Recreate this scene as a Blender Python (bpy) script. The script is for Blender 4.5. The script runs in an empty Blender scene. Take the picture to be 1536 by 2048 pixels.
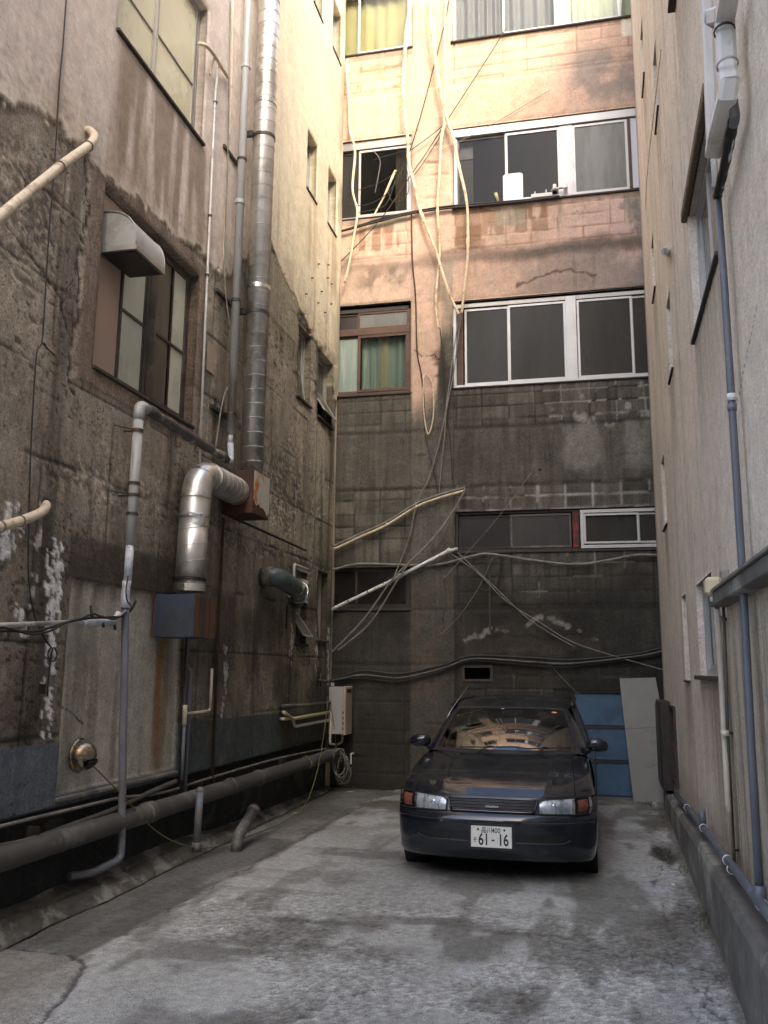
import bpy, bmesh, math, random
import numpy as np
from mathutils import Vector, Matrix
random.seed(7)
SC = bpy.context.scene
COL = SC.collection

# ---------------------------------------------------------------- camera
FPX, CX, CY = 1722.75, 768.0, 1024.0
EYE = np.array([0.0, 0.0, 1.72])
_y, _p, _r = [math.radians(a) for a in (-12.352, 10.392, 0.536)]
FW = np.array([math.sin(_y)*math.cos(_p), math.cos(_y)*math.cos(_p), math.sin(_p)])
_rt = np.array([math.cos(_y), -math.sin(_y), 0.0]); _up = np.cross(_rt, FW)
RT = math.cos(_r)*_rt + math.sin(_r)*_up
UP = math.cos(_r)*_up - math.sin(_r)*_rt
cd = bpy.data.cameras.new('camera'); cam = bpy.data.objects.new('camera', cd); COL.objects.link(cam)
cd.sensor_fit = 'VERTICAL'; cd.sensor_height = 36; cd.lens = FPX/2048*36; cd.clip_start = 0.05; cd.clip_end = 2000
cam.matrix_world = Matrix(((RT[0], UP[0], -FW[0], EYE[0]), (RT[1], UP[1], -FW[1], EYE[1]), (RT[2], UP[2], -FW[2], EYE[2]), (0, 0, 0, 1)))
SC.camera = cam

# ---------------------------------------------------------------- light
SUN_DIR = Vector((0.36, -0.70, 0.62)).normalized()      # towards the sun: behind the camera, to the right
SUN_EL = math.asin(SUN_DIR.z); SUN_AZ = math.atan2(SUN_DIR.x, SUN_DIR.y)
world = bpy.data.worlds.new("World"); SC.world = world; world.use_nodes = True
nt = world.node_tree; bg = nt.nodes['Background']
sky = nt.nodes.new('ShaderNodeTexSky'); sky.sky_type = 'NISHITA'; sky.sun_disc = False
sky.sun_elevation = SUN_EL; sky.sun_rotation = SUN_AZ; sky.air_density = 1.0; sky.dust_density = 5.0; sky.ozone_density = 1.0
nt.links.new(sky.outputs[0], bg.inputs[0]); bg.inputs[1].default_value = 0.15
sl = bpy.data.lights.new('sun', 'SUN'); sl.energy = 0.52; sl.angle = math.radians(11); sl.color = (1.0, 0.89, 0.73)
sun = bpy.data.objects.new('sun', sl); COL.objects.link(sun)
sun.rotation_euler = SUN_DIR.to_track_quat('Z', 'Y').to_euler()
SC.view_settings.view_transform = 'Standard'; SC.view_settings.look = 'None'
SC.view_settings.gamma = 1; SC.view_settings.exposure = 2.12
SC.render.engine = 'CYCLES'

# ---------------------------------------------------------------- wall frames: local (s along, z up, n out into the alley)
def fr(w, s, z, n=0.0):
    if w == 'L': return (-3.8356+0.0216*s+n, s, z)
    if w == 'R': return (0.80+0.0316*s-n, s, z)
    return (s, 12.9-n, z)
def V(w, s, z, n=0.0): return Vector(fr(w, float(s), float(z), float(n)))
def pl(w, u, v, n=0.0):
    """where a sight line meets the wall (or a surface n in front of it), in wall coordinates"""
    r = FW*FPX + RT*(u-CX) - UP*(v-CY)
    if w == 'L': nn = np.array([1, -0.0216, 0]); d = -3.8356+n
    elif w == 'R': nn = np.array([1, -0.0316, 0]); d = 0.80-n
    elif w == 'B': nn = np.array([0, 1., 0]); d = 12.9-n
    else: nn = np.array([0, 0, 1.]); d = n
    P = EYE + r*((d-nn@EYE)/(nn@r))
    if w == 'G': return P[0], P[1]
    return (P[0] if w == 'B' else P[1]), P[2]
def pw(w, u, v, n=0.0):
    a, b = pl(w, u, v, n)
    if w == 'G': return Vector((a, b, n))
    return V(w, a, b, n)
def pth(w, pts, n=0.0): return [pw(w, p[0], p[1], p[2] if len(p) > 2 else n) for p in pts]

# ---------------------------------------------------------------- noise
def _h(ix, iy, seed):
    n = (ix*374761393 + iy*668265263 + seed*974711) & 0xffffffff
    n = ((n ^ (n >> 13))*1274126177) & 0xffffffff
    n = (n ^ (n >> 16)) & 0xffffff
    return n/float(0xffffff)
def vn(x, y, seed=0):
    xi = np.floor(x).astype(np.int64); yi = np.floor(y).astype(np.int64)
    fx = x-xi; fy = y-yi; fx = fx*fx*(3-2*fx); fy = fy*fy*(3-2*fy)
    a = _h(xi, yi, seed); b = _h(xi+1, yi, seed); c = _h(xi, yi+1, seed); d = _h(xi+1, yi+1, seed)
    return (a*(1-fx)+b*fx)*(1-fy)+(c*(1-fx)+d*fx)*fy
def fbm(x, y, o=4, seed=0, g=0.5):
    t = 0; a = 1; s = 0
    for i in range(o):
        t = t+a*vn(x*2**i+13.7*i, y*2**i+7.1*i, seed+i*31); s += a; a *= g
    return t/s
def ss(a, b, x):
    t = np.clip((x-a)/(b-a), 0, 1); return t*t*(3-2*t)
def mixc(c, d, m):
    d = np.array(d, float)
    m = np.asarray(m)[..., None]
    return c*(1-m)+d*m
def rect(s, z, s0, s1, z0, z1, f=0.03):
    return ss(s0-f, s0+f, s)*(1-ss(s1-f, s1+f, s))*ss(z0-f, z0+f, z)*(1-ss(z1-f, z1+f, z))
def lines(a, b, st, extra=(), coarse=None):
    x = list(np.arange(a, b+1e-6, st)); e = sorted(set(round(t, 4) for t in list(extra)+[a, b] if a-1e-6 <= t <= b+1e-6))
    x = [t for t in x if all(abs(t-q) > st*0.45 for q in e)]
    x = sorted(x+e)
    if coarse: x = list(np.arange(coarse[0], a-1e-3, .3))+x if coarse[0] < a else x
    if coarse and coarse[1] > b: x = x+list(np.arange(b+.3, coarse[1]+1e-3, .3))
    return np.array(x)

# ---------------------------------------------------------------- materials
MATS = {}
def nodes(name):
    m = bpy.data.materials.new(name); m.use_nodes = True
    t = m.node_tree; b = t.nodes['Principled BSDF']; MATS[name] = m
    return m, t, b
def nd(t, typ, ins=None, **kw):
    n = t.nodes.new(typ)
    for k, v in kw.items(): setattr(n, k, v)
    if ins:
        for k, v in ins.items():
            if hasattr(v, 'is_linked') or isinstance(v, bpy.types.NodeSocket): t.links.new(v, n.inputs[k])
            else: n.inputs[k].default_value = v
    return n
def M(name, col, rough=0.6, metal=0.0, var=0.25, scale=8.0, bump=0.0, col2=None, amt2=0.5, coat=0.0, stretch=None, bscale=None, spec=0.5):
    """a weathered surface: base colour varied by noise, patches of a second colour, fine bump"""
    m, t, b = nodes(name)
    tc = nd(t, 'ShaderNodeTexCoord'); vec = tc.outputs['Object']
    if stretch:
        mp = nd(t, 'ShaderNodeMapping', {'Vector': vec, 'Scale': stretch}); vec = mp.outputs[0]
    n1 = nd(t, 'ShaderNodeTexNoise', {'Vector': vec, 'Scale': scale, 'Detail': 7.0, 'Roughness': 0.65})
    r = nd(t, 'ShaderNodeMapRange', {0: n1.outputs[0], 1: 0.3, 2: 0.7, 3: 1-var, 4: 1+var})
    c = nd(t, 'ShaderNodeVectorMath', {0: (col[0], col[1], col[2])}, operation='SCALE'); t.links.new(r.outputs[0], c.inputs['Scale'])
    out = c.outputs[0]
    rr = nd(t, 'ShaderNodeMapRange', {0: n1.outputs[0], 1: 0.3, 2: 0.7, 3: max(0.02, rough-0.12), 4: min(1, rough+0.12)})
    if col2:
        n2 = nd(t, 'ShaderNodeTexNoise', {'Vector': vec, 'Scale': scale*0.45, 'Detail': 9.0, 'Roughness': 0.7})
        mr = nd(t, 'ShaderNodeMapRange', {0: n2.outputs[0], 1: 0.62-amt2*0.3, 2: 0.68-amt2*0.25, 3: 0.0, 4: 1.0})
        mx = nd(t, 'ShaderNodeMix', {'Factor': mr.outputs[0]}, data_type='RGBA')
        t.links.new(out, mx.inputs[6]); mx.inputs[7].default_value = (*col2, 1); out = mx.outputs[2]
    t.links.new(out, b.inputs['Base Color']); t.links.new(rr.outputs[0], b.inputs['Roughness'])
    b.inputs['Metallic'].default_value = metal; b.inputs['Coat Weight'].default_value = coat
    b.inputs['Specular IOR Level'].default_value = spec
    if bump:
        n3 = nd(t, 'ShaderNodeTexNoise', {'Vector': tc.outputs['Object'], 'Scale': bscale or scale*6, 'Detail': 4.0})
        bp = nd(t, 'ShaderNodeBump', {'Height': n3.outputs[0], 'Strength': 0.6, 'Distance': bump})
        t.links.new(bp.outputs[0], b.inputs['Normal'])
    return m
def wallmat(name, rough=0.85, grain=60, gamt=0.35, bump=0.004, pit=0.5, spec=0.3, wet=False, streak=0.0):
    # colour alpha: roughness of the grain (walls) or dryness (ground)
    m, t, b = nodes(name)
    at = nd(t, 'ShaderNodeAttribute', attribute_name='Col'); tc = nd(t, 'ShaderNodeTexCoord'); vec = tc.outputs['Object']
    n1 = nd(t, 'ShaderNodeTexNoise', {'Vector': vec, 'Scale': grain, 'Detail': 6.0, 'Roughness': 0.7})
    n2 = nd(t, 'ShaderNodeTexNoise', {'Vector': vec, 'Scale': grain/7, 'Detail': 10.0, 'Roughness': 0.78})
    mps = nd(t, 'ShaderNodeMapping', {'Vector': vec, 'Scale': (1, 1, .06)}); n5 = nd(t, 'ShaderNodeTexNoise', {'Vector': mps.outputs[0], 'Scale': 24.0, 'Detail': 8.0, 'Roughness': .75})
    r5 = nd(t, 'ShaderNodeMapRange', {0: n5.outputs[0], 1: 0.35, 2: 0.68, 3: 1+streak, 4: 1-streak})
    r1 = nd(t, 'ShaderNodeMapRange', {0: n1.outputs[0], 1: 0.3, 2: 0.7, 3: 1-gamt, 4: 1+gamt})
    r2 = nd(t, 'ShaderNodeMapRange', {0: n2.outputs[0], 1: 0.3, 2: 0.7, 3: 1-gamt*0.7, 4: 1+gamt*0.7})
    mm = nd(t, 'ShaderNodeMath', {0: r1.outputs[0], 1: r2.outputs[0]}, operation='MULTIPLY'); mm = nd(t, 'ShaderNodeMath', {0: mm.outputs[0], 1: r5.outputs[0]}, operation='MULTIPLY')
    vo = nd(t, 'ShaderNodeTexVoronoi', {'Vector': vec, 'Scale': grain*0.45})
    pv = nd(t, 'ShaderNodeMapRange', {0: vo.outputs[0], 1: 0.08, 2: 0.3, 3: 1-pit, 4: 1.0})
    # pits only in places
    n4 = nd(t, 'ShaderNodeTexNoise', {'Vector': vec, 'Scale': 2.3, 'Detail': 5.0})
    pm = nd(t, 'ShaderNodeMapRange', {0: n4.outputs[0], 1: 0.45, 2: 0.62, 3: 0.0, 4: 1.0})
    pmix = nd(t, 'ShaderNodeMix', {'Factor': pm.outputs[0], 2: 1.0, 3: pv.outputs[0]})
    m2 = nd(t, 'ShaderNodeMath', {0: mm.outputs[0], 1: pmix.outputs[0]}, operation='MULTIPLY')
    if not wet:
        m3 = nd(t, 'ShaderNodeMix', {'Factor': at.outputs['Alpha'], 2: 1.0}); t.links.new(m2.outputs[0], m3.inputs[3]); m2 = m3
    c = nd(t, 'ShaderNodeVectorMath', {0: at.outputs['Color']}, operation='SCALE'); t.links.new(m2.outputs[0], c.inputs['Scale'])
    t.links.new(c.outputs[0], b.inputs['Base Color'])
    hs = nd(t, 'ShaderNodeMath', {0: n1.outputs[0], 1: n2.outputs[0]}, operation='ADD')
    h2 = nd(t, 'ShaderNodeMath', {0: hs.outputs[0], 1: pmix.outputs[0]}, operation='ADD')
    bp = nd(t, 'ShaderNodeBump', {'Height': h2.outputs[0], 'Strength': 0.9, 'Distance': bump}); t.links.new(bp.outputs[0], b.inputs['Normal'])
    if not wet: t.links.new(at.outputs['Alpha'], bp.inputs['Strength'])
    if wet:
        rw = nd(t, 'ShaderNodeMapRange', {0: at.outputs['Alpha'], 1: 0.0, 2: 1.0, 3: 0.12, 4: rough}); t.links.new(rw.outputs[0], b.inputs['Roughness'])
    else: b.inputs['Roughness'].default_value = rough
    b.inputs['Specular IOR Level'].default_value = spec
    return m
wallmat('old_concrete', grain=55, gamt=0.44, bump=0.006, pit=0.85, streak=.15)
wallmat('block_wall', grain=45, gamt=0.36, bump=0.006, pit=0.6, streak=.12)
wallmat('stucco', grain=62, gamt=0.24, bump=0.010, pit=0.45, streak=.03)
wallmat('ground_concrete', grain=105, gamt=0.55, bump=0.006, pit=0.75, wet=True)

# ---------------------------------------------------------------- mesh builder
class MB:
    def __init__(s): s.v = []; s.f = []; s.sm = []
    def add(s, vs, fs, smooth=False):
        o = len(s.v); s.v += [Vector(v) for v in vs]; s.f += [tuple(i+o for i in f) for f in fs]; s.sm += [smooth]*len(fs); return s
    def hexa(s, c):      # 8 corners: bottom ring 0-3, top ring 4-7
        return s.add(c, [(0, 3, 2, 1), (4, 5, 6, 7), (0, 1, 5, 4), (1, 2, 6, 5), (2, 3, 7, 6), (3, 0, 4, 7)])
    def wb(s, w, s0, s1, z0, z1, n0, n1):
        return s.hexa([V(w, s0, z0, n0), V(w, s1, z0, n0), V(w, s1, z0, n1), V(w, s0, z0, n1), V(w, s0, z1, n0), V(w, s1, z1, n0), V(w, s1, z1, n1), V(w, s0, z1, n1)])
    def box(s, x0, x1, y0, y1, z0, z1):
        return s.hexa([(x0, y0, z0), (x1, y0, z0), (x1, y1, z0), (x0, y1, z0), (x0, y0, z1), (x1, y0, z1), (x1, y1, z1), (x0, y1, z1)])
    def tube(s, path, r, sides=10, cap=True, prof=None, close=False):
        P = [Vector(p) for p in path]; n = len(P)
        R = r if hasattr(r, '__len__') else [r]*n
        T = []
        for i in range(n):
            a = P[max(i-1, 0)]; b = P[min(i+1, n-1)]; d = (b-a)
            T.append(d.normalized() if d.length > 1e-9 else Vector((0, 0, 1)))
        u = T[0].orthogonal().normalized()
        if prof: # keep rectangular profiles upright
            ref = Vector(prof[0]); u = (ref-T[0]*ref.dot(T[0])).normalized()
        vs = []
        for i in range(n):
            u = (u-T[i]*u.dot(T[i])); u.normalize(); w = T[i].cross(u)
            if prof:
                for (a, b) in prof[1]: vs.append(P[i]+u*a+w*b)
            else:
                for k in range(sides):
                    t = 2*math.pi*k/sides; vs.append(P[i]+(u*math.cos(t)+w*math.sin(t))*R[i])
        if prof: sides = len(prof[1])
        fs = [(i*sides+k, i*sides+(k+1) % sides, (i+1)*sides+(k+1) % sides, (i+1)*sides+k) for i in range(n-1) for k in range(sides)]
        s.add(vs, fs, not prof)
        if cap:
            o = len(s.v)-len(vs)
            s.f.append(tuple(o+k for k in range(sides))[::-1]); s.f.append(tuple(o+(n-1)*sides+k for k in range(sides))); s.sm += [False, False]
        return s
    def grid(s, fn, nu, nv, smooth=True, closeu=False):
        vs = [fn(i/nu, j/nv) for j in range(nv+1) for i in range(nu+(0 if closeu else 1))]
        W = nu+(0 if closeu else 1)
        fs = [(j*W+i, j*W+(i+1) % W, (j+1)*W+(i+1) % W, (j+1)*W+i) for j in range(nv) for i in range(nu)]
        return s.add(vs, fs, smooth)
    def lathe(s, prof, o, ax, sides=24, up=None, smooth=True):   # prof: (radius, along)
        ax = Vector(ax).normalized(); u = ax.orthogonal().normalized(); w = ax.cross(u); o = Vector(o)
        vs = [o+ax*h+(u*math.cos(2*math.pi*k/sides)+w*math.sin(2*math.pi*k/sides))*r for (r, h) in prof for k in range(sides)]
        fs = [(i*sides+k, i*sides+(k+1) % sides, (i+1)*sides+(k+1) % sides, (i+1)*sides+k) for i in range(len(prof)-1) for k in range(sides)]
        return s.add(vs, fs, smooth)
    def poly(s, pts, d):     # prism of polygon pts extruded by vector d
        n = len(pts); P = [Vector(p) for p in pts]; d = Vector(d)
        return s.add(P+[p+d for p in P], [tuple(range(n))[::-1], tuple(range(n, 2*n))]+[(i, (i+1) % n, n+(i+1) % n, n+i) for i in range(n)])
    def build(s, name, mat, parent=None, bevel=0.0, fixn=True, **props):
        off = Vector(parent_world(parent)) if parent else Vector((0, 0, 0))
        me = bpy.data.meshes.new(name)
        me.from_pydata([tuple(v-off) for v in s.v], [], s.f)
        me.polygons.foreach_set('use_smooth', s.sm)
        if fixn or bevel:
            bm = bmesh.new(); bm.from_mesh(me)
            if bevel: bmesh.ops.bevel(bm, geom=bm.edges[:], offset=bevel, segments=1, affect='EDGES')
            bmesh.ops.recalc_face_normals(bm, faces=bm.faces); bm.to_mesh(me); bm.free()
        me.materials.append(MATS[mat] if isinstance(mat, str) else mat)
        o = bpy.data.objects.new(name, me); COL.objects.link(o)
        if parent: o.parent = parent
        for k, v in props.items(): o[k] = v
        return o
def parent_world(p):
    x = Vector((0, 0, 0))
    while p: x += p.location; p = p.parent
    return x
def thing(name, label, cat, loc=(0, 0, 0), group=None):
    o = bpy.data.objects.new(name, None); COL.objects.link(o); o.location = loc
    o.empty_display_size = 0.1
    o['label'] = label; o['category'] = cat
    if group: o['group'] = group
    return o
def single(name, mb, mat, label, cat, group=None, **k):
    o = mb.build(name, mat, None, **k); o['label'] = label; o['category'] = cat
    if group: o['group'] = group
    # give the object its own origin at its first vertex height
    c = sum((Vector(b) for b in o.bound_box), Vector())/8
    o.data.transform(Matrix.Translation(-c)); o.location = c
    return o
def spl(pts, k=6):
    P = [Vector(p) for p in pts]
    if len(P) < 3: return P
    out = []
    for i in range(len(P)-1):
        a = P[max(i-1, 0)]; b = P[i]; c = P[i+1]; d = P[min(i+2, len(P)-1)]
        for j in range(k):
            t = j/k; out.append(0.5*((2*b)+(c-a)*t+(2*a-5*b+4*c-d)*t*t+(3*b-a-3*c+d)*t**3))
    out.append(P[-1]); return out
def bend(pts, r=0.06, k=5):
    """polyline with rounded corners"""
    P = [Vector(p) for p in pts]; out = [P[0]]
    for i in range(1, len(P)-1):
        a = (P[i-1]-P[i]); b = (P[i+1]-P[i]); q = min(r, a.length*.45, b.length*.45)
        A = P[i]+a.normalized()*q; B = P[i]+b.normalized()*q
        for j in range(k+1):
            t = j/k; out.append(A*(1-t)**2+P[i]*2*t*(1-t)+B*t*t)
    out.append(P[-1]); return out
def heightwall(w, S, Z, holes, fn, name, mat, parent, depth=0.16, kind=None):
    """a wall surface as a fine relief: fn gives outward relief and base colour for every point; holes are openings with reveals"""
    s, z = np.meshgrid(S, Z); h, c = fn(s, z)
    ns, nz = len(S), len(Z)
    X, Y, ZZ = fr(w, s, z, h) if w != 'G' else (s, z, h)
    co = np.stack([X+0*s, Y+0*s, ZZ+0*s], -1).reshape(-1, 3)
    cm = (0.5*(S[1:]+S[:-1]))[None, :]; cz = (0.5*(Z[1:]+Z[:-1]))[:, None]
    keep = np.ones((nz-1, ns-1), bool)
    for (a, b, d, e) in holes: keep &= ~((cm > a) & (cm < b) & (cz > d) & (cz < e))
    idx = np.arange(ns*nz).reshape(nz, ns)
    q = np.stack([idx[:-1, :-1], idx[:-1, 1:], idx[1:, 1:], idx[1:, :-1]], -1)[keep]
    if w == 'L': q = q[:, ::-1]*1
    colr = c.reshape(-1, c.shape[-1]); extra = []; ex_c = []; faces = [q]
    n0 = len(co)
    for (a, b, d, e) in holes:
        dp = depth
        i0 = int(np.argmin(abs(S-a))); i1 = int(np.argmin(abs(S-b))); j0 = int(np.argmin(abs(Z-d))); j1 = int(np.argmin(abs(Z-e)))
        for (ii, jj) in ((range(i0, i1+1), [j0]), (range(i0, i1+1), [j1]), ([i0], range(j0, j1+1)), ([i1], range(j0, j1+1))):
            ring = [(i, j) for i in ii for j in jj]
            base = n0+len(extra)
            for (i, j) in ring:
                extra.append(fr(w, S[i], Z[j], -dp)); ex_c.append(colr[idx[j, i]])
            r = np.array([[idx[ring[k][1], ring[k][0]], idx[ring[k+1][1], ring[k+1][0]], base+k+1, base+k] for k in range(len(ring)-1)])
            faces.append(r)
    if extra: co = np.vstack([co, np.array(extra)]); colr = np.vstack([colr, np.array(ex_c)])
    off = np.array(parent_world(parent)) if parent else np.zeros(3); co = co-off
    F = np.vstack(faces).astype(np.int32)
    me = bpy.data.meshes.new(name); me.vertices.add(len(co)); me.vertices.foreach_set('co', co.astype(np.float32).ravel())
    me.loops.add(F.size); me.loops.foreach_set('vertex_index', F.ravel()); me.polygons.add(len(F))
    me.polygons.foreach_set('loop_start', np.arange(0, F.size, 4, dtype=np.int32))
    me.update(calc_edges=True)
    at = me.color_attributes.new('Col', 'FLOAT_COLOR', 'POINT')
    if colr.shape[1] == 3: colr = np.hstack([colr, np.ones((len(colr), 1))])
    at.data.foreach_set('color', colr.astype(np.float32).ravel())
    me.materials.append(MATS[mat]); o = bpy.data.objects.new(name, me); COL.objects.link(o)
    if parent: o.parent = parent
    if kind: o['kind'] = kind
    return o
def seam(s, z, pts, wd, seed=0, wob=0.02):
    """distance mask to a wobbling polyline (a crack or an edge), 1 on the line"""
    x = s+wob*(fbm(s*9, z*9, 3, seed)-.5)*2; y = z+wob*(fbm(s*9+40, z*9, 3, seed+5)-.5)*2
    d = np.full(s.shape, 9.0)
    for (a, b) in zip(pts[:-1], pts[1:]):
        ax, ay = a; bx, by = b; L = (bx-ax)**2+(by-ay)**2
        t = np.clip(((x-ax)*(bx-ax)+(y-ay)*(by-ay))/L, 0, 1)
        d = np.minimum(d, np.hypot(x-ax-t*(bx-ax), y-ay-t*(by-ay)))
    return 1-ss(wd*0.4, wd, d)
# ================================================================ GROUND
def ground_fn(x, y):
    n = fbm(x*1.1, y*0.5, 5, 3); n2 = fbm(x*3.5+4, y*1.2, 5, 11); f = fbm(x*14, y*14, 3, 21); fine = vn(x*50, y*50, 5)
    c = np.zeros(x.shape+(3,))+np.array([.35, .355, .335])
    c = c*(0.62+0.75*n)[..., None]
    c = mixc(c, (.11, .108, .09), ss(.50, .66, n2)*.65)
    c = mixc(c, (.42, .43, .43), ss(.60, .78, fbm(x*.9+9, y*.7, 4, 44))*.35)
    band = fbm(x*0.8, y*4.5, 4, 61)                                  # long tyre and trowel marks across
    c = mixc(c, (.10, .095, .085), ss(.58, .74, band)*ss(4.8, 6, y)*.25)
    for (a, b, r0, r1, m, cc) in ((-0.62, 5.35, .13, .10, .55, (.50, .52, .56)), (.62, 7.7, .13, .12, .6, (.42, .45, .50)), (.52, 5.72, .12, .10, .4, (.4, .43, .48)), (-2.75, 10.9, .2, .35, .4, (.33, .32, .29)), (-2.9, 6.6, .25, .2, .35, (.3, .3, .29))):
        d = np.hypot((x-a)/r0, (y-b)/r1)+(.9*(fbm(x*9, y*9, 3, 71)-.5)); c = mixc(c, cc, (1-ss(.5, 1.1, d))*m)
    c = mixc(c, (.10, .09, .075), ss(.55, .75, fbm(x*2.0+3, y*1.6, 5, 81))*ss(-2.6, -2.2, x)*(1-ss(7, 8.5, y))*.6)
    for (a, b, r0, r1) in ((-1.0, 6.35, .45, .12), (-2.35, 5.35, .5, .32), (-1.8, 6.15, .5, .07), (-.35, 6.2, .5, .05), (-2.0, 8.4, .6, .25)):
        d = np.hypot((x-a)/r0, (y-b)/r1)+(1.2*(fbm(x*6, y*12, 3, 72)-.5)); c = mixc(c, (.075, .07, .06), (1-ss(.4, 1.2, d))*.6)
    # exposed aggregate along the right edge and lower left
    gm = ss(-.12, .18, x-(.50+.035*(y-4.9))+.5*(fbm(x*2.5, y*2.5, 4, 5)-.5))
    gm = np.maximum(gm, ss(.46, .60, fbm(x*1.3, y*1.0, 4, 91))*(1-ss(6, 7.8, y))*.9)
    f2 = fbm(x*30, y*30, 3, 23); c = c*(1+gm*(.9*(fine-.5)+.6*(f2-.5))+.22*(f2-.5))[..., None]
    h = .006*(fbm(x*2, y*2, 3, 8)-.5)+.0035*(f-.5)+gm*.012*(fine-.5)
    # darker, smoother strip at the left, beyond a joint
    xj = -2.93+.045*(y-5)
    st = 1-ss(-.02, .02, (x-xj-.35*(fbm(x*1.2, y*1.2, 5, 15)-.5))*.5)
    strip = np.zeros(x.shape+(3,))+np.array([.085, .085, .078]); strip = strip*(.6+.8*fbm(x*1.5, y*1.5, 5, 17))[..., None]
    strip = mixc(strip, (.3, .29, .27), ss(.60, .72, fbm(x*3, y*1.2, 4, 19))*.55)
    c = c*(1-st*.75)[..., None]+strip*(st*.75)[..., None]; h = h-st*.012
    # lighter patch bottom left with a broken edge
    d = seam(x, y, [(-3.4, 5.15), (-3.05, 5.12), (-2.85, 4.95), (-2.72, 4.55), (-2.6, 4.1)], .02, 6, .03)
    pt = ss(0, .02, (-2.75-.25*(y-4.5)*.8-x)+.08*(fbm(x*5, y*5, 3, 7)-.5))*(1-ss(5.1, 5.16, y+.1*(fbm(x*4, y*4, 2, 9)-.5)))
    c = mixc(c, (.25, .24, .215), pt*.75); h = h+pt*.012; c = mixc(c, (.03, .028, .025), d*.8); h = h-d*.012
    # cracks
    for pts in ([(-2.93, 5.4), (-2.9, 6.5), (-2.86, 8), (-2.8, 9.5), (-2.74, 11), (-2.7, 12.2)],
                [(.72, 8.6), (.60, 8.0), (.66, 7.4), (.55, 6.9), (.62, 6.3), (.5, 5.9), (.58, 5.5), (.70, 5.2)], [(.66, 7.4), (.80, 7.1), (.74, 6.6), (.83, 6.2)],
                [(.55, 6.0), (.75, 5.7), (.62, 5.2), (.72, 4.8)], [(-1.7, 6.4), (-1.45, 6.15), (-1.1, 6.0), (-.95, 6.02)], [(-.2, 6.05), (.1, 5.9), (.35, 5.92)]):
        m = seam(x, y, pts, .013, 3, .07)*ss(.36, .5, fbm(x*5, y*5, 3, 97)); c = mixc(c, (.05, .046, .04), m*.7); h = h-m*.007
    # rubble against the right kerb
    ed = ss(.06, .0, (.82+.036*(y-4.9))-x-.08*fbm(x*4, y*3, 3, 66)); c = mixc(c, (.11, .10, .085), ed*.75); h = h+ed*.012*(fbm(x*18, y*18, 3, 33))
    # back of the yard: browner and darker with depth, dark oval under the car, wet patch
    bk = ss(7.8, 12.0, y)
    c = mixc(c, (.085, .075, .05), bk*.85*ss(.3, .6, fbm(x*2, y*2, 4, 55)))
    under_car = (1-ss(.5, 1.15, np.hypot((x+.7)/1.05, (y-9.2)/1.9)+.35*(n2-.5))); c = mixc(c, (.045, .043, .04), under_car*.75)
    wetm = (1-ss(.4, 1.0, np.hypot((x-.80)/.13, (y-9.0)/.75)+1.1*(fbm(x*7, y*3, 3, 88)-.5)))
    c = mixc(c, (.035, .03, .02), wetm*.85); h = h-wetm*.006
    a = 1-wetm*.9
    return h, np.concatenate([np.clip(c, .012, .8), a[..., None]], -1)
gx = lines(-3.80, 1.22, .016); gy = lines(3.2, 13.2, .02)
heightwall('G', gx, gy, [], ground_fn, 'yard_ground', 'ground_concrete', None, kind='structure')
g = MB().add([(-60, -60, -.05), (60, -60, -.05), (60, 60, -.05), (-60, 60, -.05)], [(0, 1, 2, 3)])
M('outer_ground', (.30, .29, .28), .9, var=.3, scale=3, bump=.004)  # ground outside the yard, made pale to bounce light onto the walls
g.build('ground', 'outer_ground', None, kind='structure')
g = MB().add([(-3.80, -12, -.012), (1.25, -12, -.012), (1.25, 3.2, -.012), (-3.80, 3.2, -.012)], [(0, 1, 2, 3)])
M('yard_slab', (.36, .35, .33), .85, var=.35, scale=2, bump=.004, bscale=60)
g.build('yard_slab', 'yard_slab', None, kind='structure')

# ================================================================ LEFT BUILDING
W1 = (5.92, 7.58, 7.14, 8.72); W2 = (5.93, 7.70, 4.10, 5.70)
HL = [W1, W2]
SM = {'a2': (10.93, 11.36, 8.60, 9.52), 'b2': (11.96, 12.38, 8.60, 9.54), 'a1': (10.83, 11.36, 5.42, 6.46), 'b1': (11.72, 12.44, 5.40, 6.43),
      'a3': (11.02, 11.44, 11.75, 12.55), 'b3': (12.02, 12.44, 11.75, 12.65), 'a0': (11.02, 11.46, 2.06, 3.03), 'b0': (11.95, 12.40, 2.14, 3.13)}
HL += list(SM.values())
PLB = [(4.0, 5.2), (4.62, 5.55), (4.95, 5.70), (5.75, 5.76), (6.7, 5.83), (7.4, 5.92), (7.6, 6.0), (8.4, 6.02), (9.1, 6.7), (9.62, 7.05), (10.6, 6.72), (11.4, 6.52), (12.0, 6.47), (12.45, 6.1), (12.62, 5.9), (12.8, 5.7)]
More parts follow.
